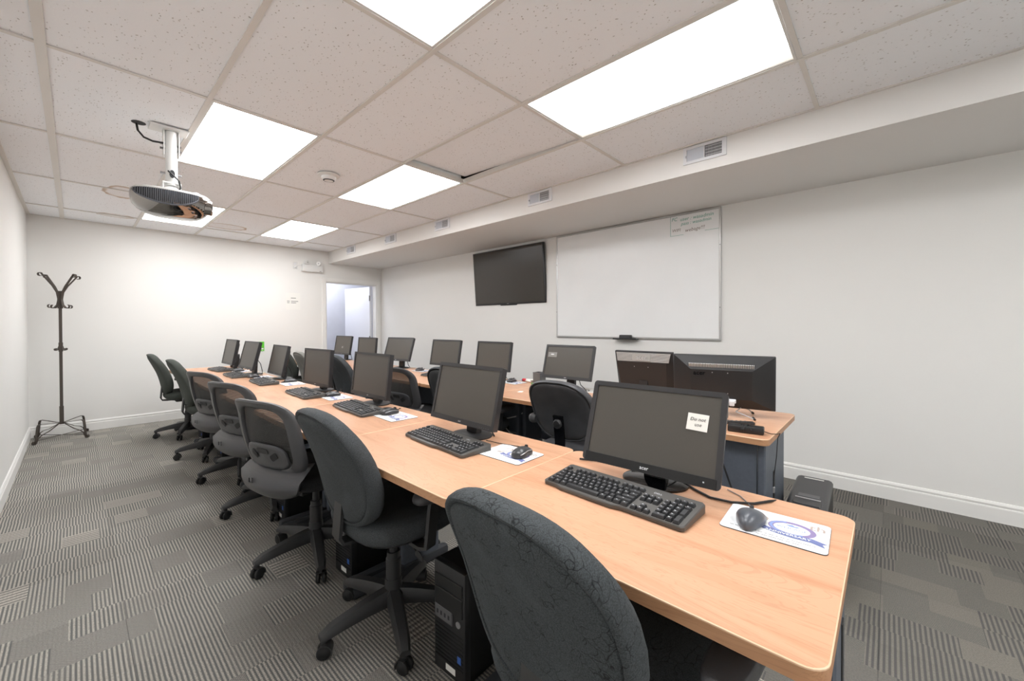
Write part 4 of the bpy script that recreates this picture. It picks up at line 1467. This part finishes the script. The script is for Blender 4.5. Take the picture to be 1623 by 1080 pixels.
sp_ = thing('desk_speaker', 'small black desktop speaker behind the last front-row monitor', 'speaker', (1.36, 6.02, DZ), -.2)
MB().rbox((0, 0, .08), (.1, .09, .158), .006).build('cabinet', M_blackplastic, sp_)
MB().lathe([(0, 0), (.03, 0), (.03, .003), (0, .002)], 18, T(-.0505, 0, .06) @ Ry(-PI/2)).build('driver', M_casegrey, sp_)
MB().lathe([(0, 0), (.014, 0), (.014, .003), (0, .002)], 14, T(-.0505, 0, .12) @ Ry(-PI/2)).build('tweeter', M_casegrey, sp_)
bt_ = thing('drink_bottle', 'slim dark bottle standing behind the sixth front-row monitor', 'bottle', (1.37, 5.32, DZ))
MB().lathe([(0, 0), (.026, 0), (.026, .1), (.014, .13), (.014, .15), (0, .15)], 16).build('body', M_cup, bt_)
MB().lathe([(0, .149), (.015, .149), (.015, .166), (0, .166)], 14).build('cap', M_rubber, bt_)

# things on the turned desk
ps = thing('power_adapter', 'black power adapter wrapped in its cable on the turned desk corner', 'adapter', (2.17, .50, DZ), math.radians(98))
MB().rbox((0, 0, .017), (.15, .055, .033), .006).build('brick', M_blackplastic, ps)
b = MB()
for k in range(5):
    pts = []
    x_ = -.025+k*.012
    for q in range(12):
        a = 2*PI*q/12
        pts.append((x_+.01*math.sin(a*1.0+k), .031*math.cos(a), .018+.02*math.sin(a)))
    b.tube(pts, .0028, 5, closed=True)
b.build('wrapped_cable', M_cable, ps)
MB().tube([(-.075, 0, .014), (-.1, .0, .008), (-.125, -.03, .003), (-.135, -.075, -.002), (-.125, -.10, -.03), (-.12, -.108, -.12), (-.11, -.108, -.22), (-.108, -.104, -.27)], .0018, 6).build('hanging_lead', M_cable, ps)
MB().rbox((-.108, -.104, -.285), (.012, .016, .03), .003, 1).build('lead_plug', M_silver, ps)
rm = thing('remote_control', 'slim black remote lying flat on the turned desk', 'remote', (2.32, .57, DZ), math.radians(-62))
MB().rbox((0, 0, .008), (.15, .034, .015), .004).build('body', M_blackplastic, rm)
b = MB()
for r in range(5):
    for c in range(3):
        b.rbox((-.045+r*.02, -.009+c*.009, .0165), (.008, .006, .002), .0008, 1)
b.build('buttons', M_casegrey, rm, kind='stuff')
vc = thing('video_cable', 'black video cable hanging from the hipped-back monitor down the desk front', 'cable', (0, 0, 0))
MB().tube([(2.415, .655, .80), (2.40, .65, .77), (2.34, .64, .748), (2.2, .62, .742), (2.09, .60, .745), (2.05, .59, .72), (2.04, .57, .62), (2.045, .53, .5), (2.05, .49, .38), (2.05, .47, .25), (2.04, .5, .12), (2.0, .56, .012)], .0042, 8).build('cord', M_cable, vc)
MB().rbox((2.40, .65, .765), (.02, .022, .05), .004, 1).build('ferrite_bead', M_blackplastic, vc)
# cable on the near desk
dc = thing('desk_cable', 'black cable looping behind the nearest monitor across the desk', 'cable', (0, 0, DZ))
MB().tube([(1.30, .86, .006), (1.335, .78, .005), (1.365, .66, .01), (1.37, .58, .006), (1.345, .5, .006), (1.30, .44, .0045), (1.27, .385, .0045), (1.275, .33, .005), (1.31, .28, .0045), (1.36, .25, .0045), (1.405, .24, -.004), (1.415, .235, -.12), (1.38, .235, -.4)], .0036, 8).build('cord', M_cable, dc)
cl = thing('coiled_cable', 'coiled dark cable behind the nearest monitor stand', 'cable', (1.375, .48, DZ+.004))
b = MB()
for k in range(3):
    b.tube([(.03*math.cos(2*PI*q/20)*(1+.08*k), .055*math.sin(2*PI*q/20)*(1+.06*k), .002+.006*k+.002*math.sin(3*2*PI*q/20)) for q in range(20)], .0034, 6, closed=True)
b.build('coil', M_cable, cl)

# ---------------------------------------------------------------- computer towers
def make_tower():
    """front at x=0 facing -X, depth .40, width .165 (y), height .40"""
    t = thing('computer_tower', 'x', 'computer tower')
    MB().rbox((.21, 0, .203), (.39, .165, .39), .004, 1).build('case', M_case, t)
    MB().rbox((.008, 0, .203), (.03, .166, .392), .006, 2).build('front_bezel', M_casefront, t)
    MB().rbox((-.0085, 0, .335), (.006, .146, .042), .002, 1).build('optical_drive', M_case, t)
    MB().rbox((-.0085, 0, .275), (.006, .146, .066), .002, 1).build('bay_cover', M_case, t)
    MB().rbox((-.009, .025, .222), (.008, .095, .05), .003, 1).build('port_panel', M_casegrey, t)
    s = MB()
    for k in range(4):
        s.box((-.0135, .055-k*.02, .222), (.001, .008, .014))
    s.build('front_ports', M_ventdark, t, smooth=0)
    MB().lathe([(0, 0), (.011, 0), (.011, .003), (0, .004)], 16, T(-.007, -.05, .215) @ Ry(-PI/2)).build('power_button', M_silver, t)
    g_ = MB()
    for k in range(9):
        g_.box((-.0075, 0, .06+k*.014), (.002, .146, .006))
    g_.build('front_louvres', M_case, t, smooth=0)
    MB().box((-.0092, -.055, .095), (.001, .018, .024)).build('blue_sticker', M_bluepen, t, smooth=0)
    MB().box((-.0092, -.01, .04), (.001, .05, .022)).build('white_label', M_paper, t, smooth=0)
    MB().box((-.0092, .02, .345), (.001, .018, .012)).build('disc_mark', M_silver, t, smooth=0)
    MB().text('lenovo', .02, T(-.0094, .04, .052) @ Matrix(((0, 0, -1, 0), (-1, 0, 0, 0), (0, 1, 0, 0), (0, 0, 0, 1)))).build('maker_lettering', M_casegrey, t, smooth=0)
    f = MB()
    for a in (.05, .35):
        for b in (-.06, .06):
            f.box((a, b, .004), (.03, .02, .008))
    f.build('feet', M_rubber, t, smooth=0)
    return t
TW = make_tower()
TL = [(.895, 1.135, 2), (.905, 1.99, 2), (.89, 2.865, 2), (.90, 3.70, 2), (.90, 4.52, 2), (.91, 5.42, 2)]
TLL = ['black computer tower beside the crackled chair, under the front row', 'black computer tower behind the second fabric chair base, under the front row', 'black computer tower under the third front-row desk seam by the mesh chair',
       'black computer tower under the fourth front-row desk', 'black computer tower under the fifth front-row desk', 'black computer tower under the last front-row desk']
for n, ((x, y, a), lab) in enumerate(zip(TL, TLL)):
    o = TW if n == 0 else copy_tree(TW)
    o.location = (x, y, 0)
    o.rotation_euler = (0, 0, math.radians(a))
    tag(o, lab, 'computer tower', 'towers under the desks')
for n, (x, y, lab) in enumerate([(2.42, 2.58, 'black computer tower in shadow under the wall-side row by the white cable'), (2.42, 3.5, 'black computer tower in shadow under the wall-side row below the television')]):
    o = copy_tree(TW)
    o.location = (x, y, 0)
    o.rotation_euler = (0, 0, 0)
    tag(o, lab, 'computer tower', 'towers under the desks')
ft = thing('computer_tower', 'black computer tower with rounded top standing on the carpet past the turned desk', 'computer tower', (2.52, .29, 0), math.radians(2))
MB().prism([(-.235, -.08), (.235, -.08), (.235, .08), (-.235, .08)], .006, .38).build('case', M_case, ft, smooth=0)
prof = [(-.08, .375), (-.08, .39), (-.072, .401), (-.06, .405), (.06, .405), (.072, .401), (.08, .39), (.08, .375)]
MB().loft([[(x, y, z) for y, z in prof] for x in (-.238, .238)]).build('top_cover', M_bezel, ft, smooth=40)
MB().rbox((-.17, 0, .4055), (.1, .11, .004), .0015, 1).rbox((-.2, .0, .409), (.03, .1, .006), .002, 1).build('tray_lid', M_casefront, ft)
MB().box((-.125, 0, .408), (.014, .1, .003)).build('tray_slot', M_silver, ft, smooth=0)
MB().box((-.075, .0, .4058), (.045, .085, .0012)).build('spec_label', M_casegrey, ft, smooth=0)
MB().box((.21, .0, .4058), (.012, .085, .0012)).build('top_sticker', M_paper, ft, smooth=0)
MB().rbox((-.245, 0, .2), (.02, .158, .37), .005, 2).build('front_bezel', M_casefront, ft)
f = MB()
for a in (-.18, .18):
    for b in (-.06, .06):
        f.box((a, b, .004), (.03, .02, .008))
f.build('feet', M_rubber, ft, smooth=0)
wc = thing('white_cable', 'white cable hanging under the wall-side desk', 'cable', (0, 0, 0))
MB().tube([(2.5, 2.16, .55), (2.45, 2.24, .5), (2.42, 2.34, .47), (2.42, 2.42, .5), (2.43, 2.40, .44), (2.44, 2.3, .36), (2.45, 2.22, .33)], .005, 6).build('cord', M_cablewhite, wc)

# ---------------------------------------------------------------- chairs (face +X, origin on the floor under the column)
def sup(n, a, b, e, c=(0, 0)):
    pts = []
    for q in range(n):
        t = 2*PI*q/n
        cs_, sn_ = math.cos(t), math.sin(t)
        pts.append((c[0]+a*math.copysign(abs(cs_)**(2/e), cs_), c[1]+b*math.copysign(abs(sn_)**(2/e), sn_)))
    return pts

def caster(mb_w, mb_h):
    for s in (-1, 1):
        mb_w.lathe([(0, -.0095), (.018, -.0095), (.025, -.005), (.0265, 0), (.025, .006), (.018, .0095), (0, .0105)], 14, T(0, s*.014, .027), axis='y')
    prof = []
    rings = []
    for k in range(7):
        a = lerp(-.35, PI*.62, k/6)
        rings.append([(-.03*math.cos(a)*1.02, y, .027+.031*math.sin(a)) for y in (-.0225, -.012, .012, .0225)] + [(-.026*math.cos(a), y, .027+.027*math.sin(a)) for y in (.0225, .012, -.012, -.0225)])
    mb_h.loft(rings)
    mb_h.lathe([(0, .05), (.011, .05), (.011, .075), (0, .075)], 10)

def star_base(t, rot=0.0, R=.295, mat_=None):
    mat_ = mat_ or M_chairplastic
    MB().lathe([(0, .085), (.045, .085), (.052, .1), (.05, .135), (.036, .15), (.034, .19), (0, .19)], 20).build('base_hub', mat_, t)
    first = None
    for q in range(5):
        a = rot+q*2*PI/5
        if first is None:
            rings = []
            for k in range(8):
                s = k/7
                rr = lerp(.03, R, s)
                zt = .152-.05*s**1.3-(.012 if k == 7 else 0)
                zb = .092-.022*s+.006*math.sin(PI*s)
                w = lerp(.064, .046, s)*(.8 if k == 7 else 1)
                rings.append([(rr, w*.5, zb), (rr, w*.5, lerp(zb, zt, .55)), (rr, w*.3, zt), (rr, -w*.3, zt), (rr, -w*.5, lerp(zb, zt, .55)), (rr, -w*.5, zb)])
            lg = MB().loft(rings).build('leg', mat_, t, smooth=50)
            w_, h_ = MB(), MB()
            caster(w_, h_)
            cs0 = w_.build('caster_wheels', M_rubber, lg, smooth=40)
            ch0 = h_.build('caster_hood', M_chairplastic, lg, smooth=40)
            first = (lg, cs0, ch0)
        else:
            lg = inst(first[0], 'leg', t)
            cs0 = inst(first[1], 'caster_wheels', lg)
            ch0 = inst(first[2], 'caster_hood', lg)
        lg.rotation_euler = (0, 0, a)
        tw = random.uniform(-1.2, 1.2)
        for o in (cs0, ch0):
            o.location = (R-.016, 0, 0)
            o.rotation_euler = (0, 0, tw)
    MB().lathe([(0, .18), (.031, .18), (.031, .27), (.027, .275), (.027, .3), (.017, .3), (.017, .41), (0, .41)], 18).build('gas_column', mat_, t)

def backrest_outline(n, w, h, zc):
    """egg: widest above the middle"""
    pts = []
    for q in range(n):
        a = 2*PI*q/n
        c, s = math.cos(a), math.sin(a)
        e = 2/2.9
        y = math.copysign(abs(c)**e, c)
        z = math.copysign(abs(s)**e, s)
        k = 1.0 - .10*max(0, -z)**1.5 - .05*max(0, z)**3
        pts.append((w/2*y*k, h/2*z))
    return pts

def fabric_chair(name, label, m, base_rot=0.0, arms=True, seat_h=.465, back_top=.945, bw=.455, bh=.45, group='office chairs', rod=False, back_m=None):
    t = thing(name, label, 'chair', (0, 0, 0), 0, group)
    star_base(t, base_rot)
    # seat
    MB().rbox((.0, 0, .415), (.24, .2, .03), .01, 2).build('seat_mechanism', M_blackplastic, t)
    MB().loft([[(x, y, z) for x, y in sup(36, .225*k, .235*k, 3.2, (.02, 0))] for k, z in ((.75, .425), (.93, .432), (.97, .44))]).build('seat_pan', M_blackplastic, t, smooth=50)
    rings = []
    for k, z in ((.96, .438), (1.02, .455), (1.04, .475), (1.02, .497), (.95, .512), (.8, .519), (.4, .517)):
        rings.append([(x, y, z-.03*max(0, (x-.15)/.1)**2-.0*abs(y)) for x, y in sup(36, .225*k, .235*k, 3.2, (.02, 0))])
    MB().loft(rings).build('seat', m, t, smooth=60)
    # backrest
    zc = back_top-bh/2
    def bx(y, z):
        s = (z-(zc-bh/2))/bh
        return -.185 - .115*s - .02*s*s + .022*math.sin(PI*min(1, max(0, s*1.15))) + .45*y*y
    ol = backrest_outline(48, bw, bh, zc)
    def ring(k, off, kz=None):
        kz = kz or k
        r = []
        for y, z in ol:
            yy, zz = y*k, zc+z*kz
            r.append((bx(yy, zz)+off, yy, zz))
        return r
    RB = -.036
    MB().loft([ring(.02, RB-.006), ring(.4, RB-.005), ring(.75, RB-.002), ring(.86, RB), ring(.895, RB+.004), ring(.91, RB+.008), ring(.91, RB+.02)]).build('back_shell', back_m or m, t, smooth=60)
    MB().loft([ring(.02, RB+.022), ring(.5, RB+.022), ring(.88, RB+.022), ring(.905, RB+.012), ring(.925, RB+.002), ring(.955, RB+.001), ring(.985, RB+.009), ring(1.0, -.012), ring(1.0, .006), ring(.98, .022), ring(.92, .034), ring(.7, .044), ring(.3, .048), ring(.02, .048)]).build('backrest', m, t, smooth=60)
    if rod:
        b = MB()
        b.tube([(-.10, 0, .425), (-.20, 0, .425), (-.25, 0, .445), (-.262, 0, .5), (-.256, 0, .58), (-.264, 0, .65), (-.28, 0, .735)], 0, flat=(.062, .012))
        b.build('back_bar', M_gloss, t, smooth=40)
        MB().lathe([(0, 0), (.026, 0), (.028, .012), (.02, .022), (0, .024)], 12, T(-.276, .0, .69) @ Ry(-PI/2)).build('adjust_knob', M_blackplastic, t)
        MB().lathe([(0, 0), (.025, 0), (.03, .03), (.022, .045), (0, .047)], 14, T(-.215, .185, .685) @ Rx(-PI/2)).build('side_knob', M_greyplastic, t)
    else:
        b = MB()
        b.tube([(-.08, 0, .42), (-.18, 0, .42), (-.225, 0, .425), (-.238, 0, .45), (-.225, 0, .6)], 0, flat=(.06, .012))
        b.build('back_bar', M_chairplastic, t, smooth=40)
    if arms:
        for s in (-1, 1):
            y = s*.285
            ar = MB().tube([(-.02, s*.18, .418), (-.02, s*.25, .418), (-.018, y, .43), (-.012, y, .48), (-.004, y, .55), (.004, y, .6)], 0, flat=(.05, .014)).build('armrest', M_chairplastic, t, smooth=40)
            MB().loft([[(x, yy, z) for x, yy in sup(28, .12*k, .042*k, 3.0, (.035, y))] for k, z in ((.8, .6), (.97, .605), (1.0, .617), (.97, .63), (.85, .637), (.4, .64))]).build('arm_pad', M_armpad, ar, smooth=60)
    MB().tube([(-.03, -.08, .412), (-.03, -.19, .405), (-.03, -.225, .385)], .005, 6).lathe([(0, -.03), (.014, -.02), (.017, .0), (.012, .02), (0, .026)], 10, T(-.03, -.235, .378) @ Rx(2.0) @ Matrix.Scale(.35, 4, (1, 0, 0))).build('height_lever', M_blackplastic, t)
    return t

def mesh_chair(name, label, base_rot=0.0, group='mesh office chairs'):
    t = thing(name, label, 'chair', (0, 0, 0), 0, group)
    star_base(t, base_rot, .30)
    MB().rbox((-.02, 0, .405), (.26, .2, .035), .01, 2).build('seat_mechanism', M_blackplastic, t)
    rings = []
    for k, z in ((.9, .425), (1.0, .435), (1.04, .46), (1.02, .482), (.93, .497), (.75, .502), (.3, .5)):
        rings.append([(x, y, z-.035*max(0, (x-.14)/.11)**2) for x, y in sup(36, .235*k, .24*k, 3.2, (.03, 0))])
    MB().loft(rings).build('seat', M_seatdark, t, smooth=60)
    z0, z1 = .525, .90
    zc, hh = (z0+z1)/2, (z1-z0)/2
    def bx(y, z):
        s = (z-z0)/(z1-z0)
        return -.235 - .015*math.sin(PI*s) - .07*s - .06*max(0, s-.72)**2*8 + .9*y*y*(1-.25*s)
    def outline(n, ww, zl, zh, e=4.2, taper=.1):
        pts = []
        for q in range(n):
            a = 2*PI*q/n
            c, s = math.cos(a), math.sin(a)
            y = math.copysign(abs(c)**(2/e), c)
            z = math.copysign(abs(s)**(2/e), s)
            k = 1-taper*(.5-.5*z)*0 - .06*max(0, z)**2
            pts.append((ww/2*y*k, (zl+zh)/2+(zh-zl)/2*z))
        return pts
    n = 56
    O = outline(n, .47, z0, z1)
    I = outline(n, .355, z0+.03, z1-.04, 4.0)
    def put(pts, off): return [(bx(y, z)+off, y, z) for y, z in pts]
    O2 = outline(n, .455, z0+.008, z1-.008)
    I2 = outline(n, .367, z0+.022, z1-.032, 4.0)
    rg = [put(I, .006), put(I, -.006), put(I2, -.014), put(O2, -.015), put(O, -.006), put(O, .008), put(O2, .014), put(I2, .013), put(I, .006)]
    MB().loft(rg, cap=False).build('back_frame', M_greyplastic, t, smooth=50)
    # mesh sheet
    vv, ff = [], []
    ny, nz = 12, 14
    for a in range(nz+1):
        for b in range(ny+1):
            y = lerp(-.176, .176, b/ny)
            z = lerp(z0+.032, z1-.042, a/nz)
            vv.append((bx(y, z)+.004, y, z))
    for a in range(nz):
        for b in range(ny):
            k = a*(ny+1)+b
            ff.append((k, k+1, k+ny+2, k+ny+1))
    MB().add(vv, ff).build('mesh_panel', M_mesh, t, smooth=80)
    # lumbar panel with two slots
    lp = MB()
    zl0, zl1 = z0+.03, z0+.155
    L_ = [put(outline(40, .30, zl0, zl1, 3.6), -.004), put(outline(40, .30, zl0, zl1, 3.6), -.014), put(outline(40, .285, zl0+.006, zl1-.006, 3.6), -.018), put(outline(40, .25, zl0+.016, zl1-.016, 3.6), -.0165), put(outline(40, .02, zl0+.055, zl1-.055, 3.6), -.015)]
    lp.loft(L_).build('lumbar_panel', M_greyplastic, t, smooth=50)
    sl = MB()
    for yc, zc_, w_, h_, r_ in ((.0, zl1-.035, .085, .026, 0), (-.075, zl1-.058, .05, .03, -.5), (.075, zl1-.058, .05, .03, .5)):
        pts = rrect(w_, h_, .008, 3)
        ca, sa = math.cos(r_), math.sin(r_)
        P_ = [(yc+a*ca-b*sa, zc_+a*sa+b*ca) for a, b in pts]
        sl.loft([put(P_, -.0172), put(P_, -.0185)])
    sl.build('lumbar_slots', M_rubber, t, smooth=0)
    # broad shell that bulges to the rear below the frame and wraps under the seat
    path = [(-.222, z0+.035, .205), (-.25, z0+.028, .222), (-.29, z0+.004, .234), (-.308, z0-.035, .236), (-.30, z0-.075, .226), (-.265, z0-.105, .195), (-.2, z0-.12, .15), (-.1, z0-.126, .105), (-.03, z0-.128, .09)]
    NB = 13
    rings = []
    for q, (px_, pz_, hw) in enumerate(path):
        kx = 1.5*max(0, 1-q/9)
        up_r, dn_r = [], []
        for k in range(NB):
            s_ = k/(NB-1)*2-1
            y = s_*hw
            rise = .028*abs(s_)**3*(1 if q > 2 else .3)
            xx = px_+kx*y*y
            up_r.append((xx-.004, y, pz_+rise-.003))
            dn_r.append((xx+.009, y*.985, pz_+rise+.009))
        rings.append(up_r+dn_r[::-1])
    MB().loft(rings).build('back_band', M_greyplastic, t, smooth=50)
    lg = MB()
    yb = .055
    for a, b, c, d in ((0, .012, .026, .002), (0, -.012, .026, .002), (.012, 0, .002, .024), (-.012, 0, .002, .024)):
        lg.box((-.3085+.5*yb*yb-.004, yb+a, z0-.022+b), (.006, c, d))
    lg.build('square_emblem', M_bezel_light, t, smooth=0)
    MB().tube([(-.05, 0, .4), (-.15, 0, .4), (-.215, 0, .42), (-.243, 0, .44), (-.243, 0, .47)], 0, flat=(.11, .016)).build('back_bar', M_chairplastic, t, smooth=40)
    MB().tube([(-.03, -.1, .41), (-.03, -.2, .4)], .005, 6).lathe([(0, -.028), (.013, -.018), (.016, .0), (.011, .02), (0, .026)], 10, T(-.03, -.21, .395) @ Rx(2.0) @ Matrix.Scale(.35, 4, (1, 0, 0))).build('height_lever', M_blackplastic, t)
    return t

def place(o, x, y, a, label=None):
    o.location = (x, y, 0)
    o.rotation_euler = (0, 0, math.radians(a))
    if label:
        o['label'] = label
    return o
ch = fabric_chair('office_chair', 'crackled charcoal fabric chair nearest the camera', M_fabcrack, .2, back_top=.935, bw=.44)
place(ch, .835, .497, -3)
c3 = fabric_chair('office_chair', 'charcoal fabric chair with adjustable arms, second along the front row', M_fab, math.radians(175))
place(c3, .905, 1.53, 0)
g1 = fabric_chair('office_chair', 'greenish grey fabric chair, next to farthest in the front row', M_fabgreen, math.radians(174))
place(g1, .91, 4.83, 0)
g2 = copy_tree(g1)
place(g2, .875, 5.93, 0, 'greenish grey fabric chair at the far end of the front row by the white wall')
mc = mesh_chair('mesh_chair', 'grey framed mesh-back chair nearest the camera in the front row', math.radians(166))
place(mc, .885, 2.29, 15)
mc2 = copy_tree(mc)
place(mc2, .93, 3.15, 17, 'grey framed mesh-back chair in the middle of the three in the front row')
mc3 = copy_tree(mc)
place(mc3, .945, 3.99, 17, 'grey framed mesh-back chair farthest of the three in the front row')
# wall-side row
kb = fabric_chair('office_chair', 'black vinyl-backed chair with round adjusting knob, in front of the stickered monitor', M_vinyl, .4, arms=False, rod=True, back_top=.94, bw=.42, bh=.365, back_m=M_vinyl)
place(kb, 2.13, 1.40, 6)
b2 = copy_tree(c3)
place(b2, 2.14, 2.41, 4, 'charcoal fabric chair mostly hidden behind the second front-row monitor')
b3 = copy_tree(mc)
place(b3, 2.14, 3.10, 5, 'grey framed mesh-back chair in the wall-side row')
b4 = copy_tree(c3)
place(b4, 2.15, 4.27, 0, 'dark fabric chair in the wall-side row partly behind the fourth front-row monitor')
b5 = fabric_chair('office_chair', 'light grey fabric chair behind the fifth front-row monitor', M_fabgrey, .9, arms=True, back_top=.93, bw=.43, bh=.46)
place(b5, 2.2, 5.38, 0)
b6 = copy_tree(g1)
place(b6, 2.22, 6.12, 0, 'dark green fabric chair behind the light grey chair')
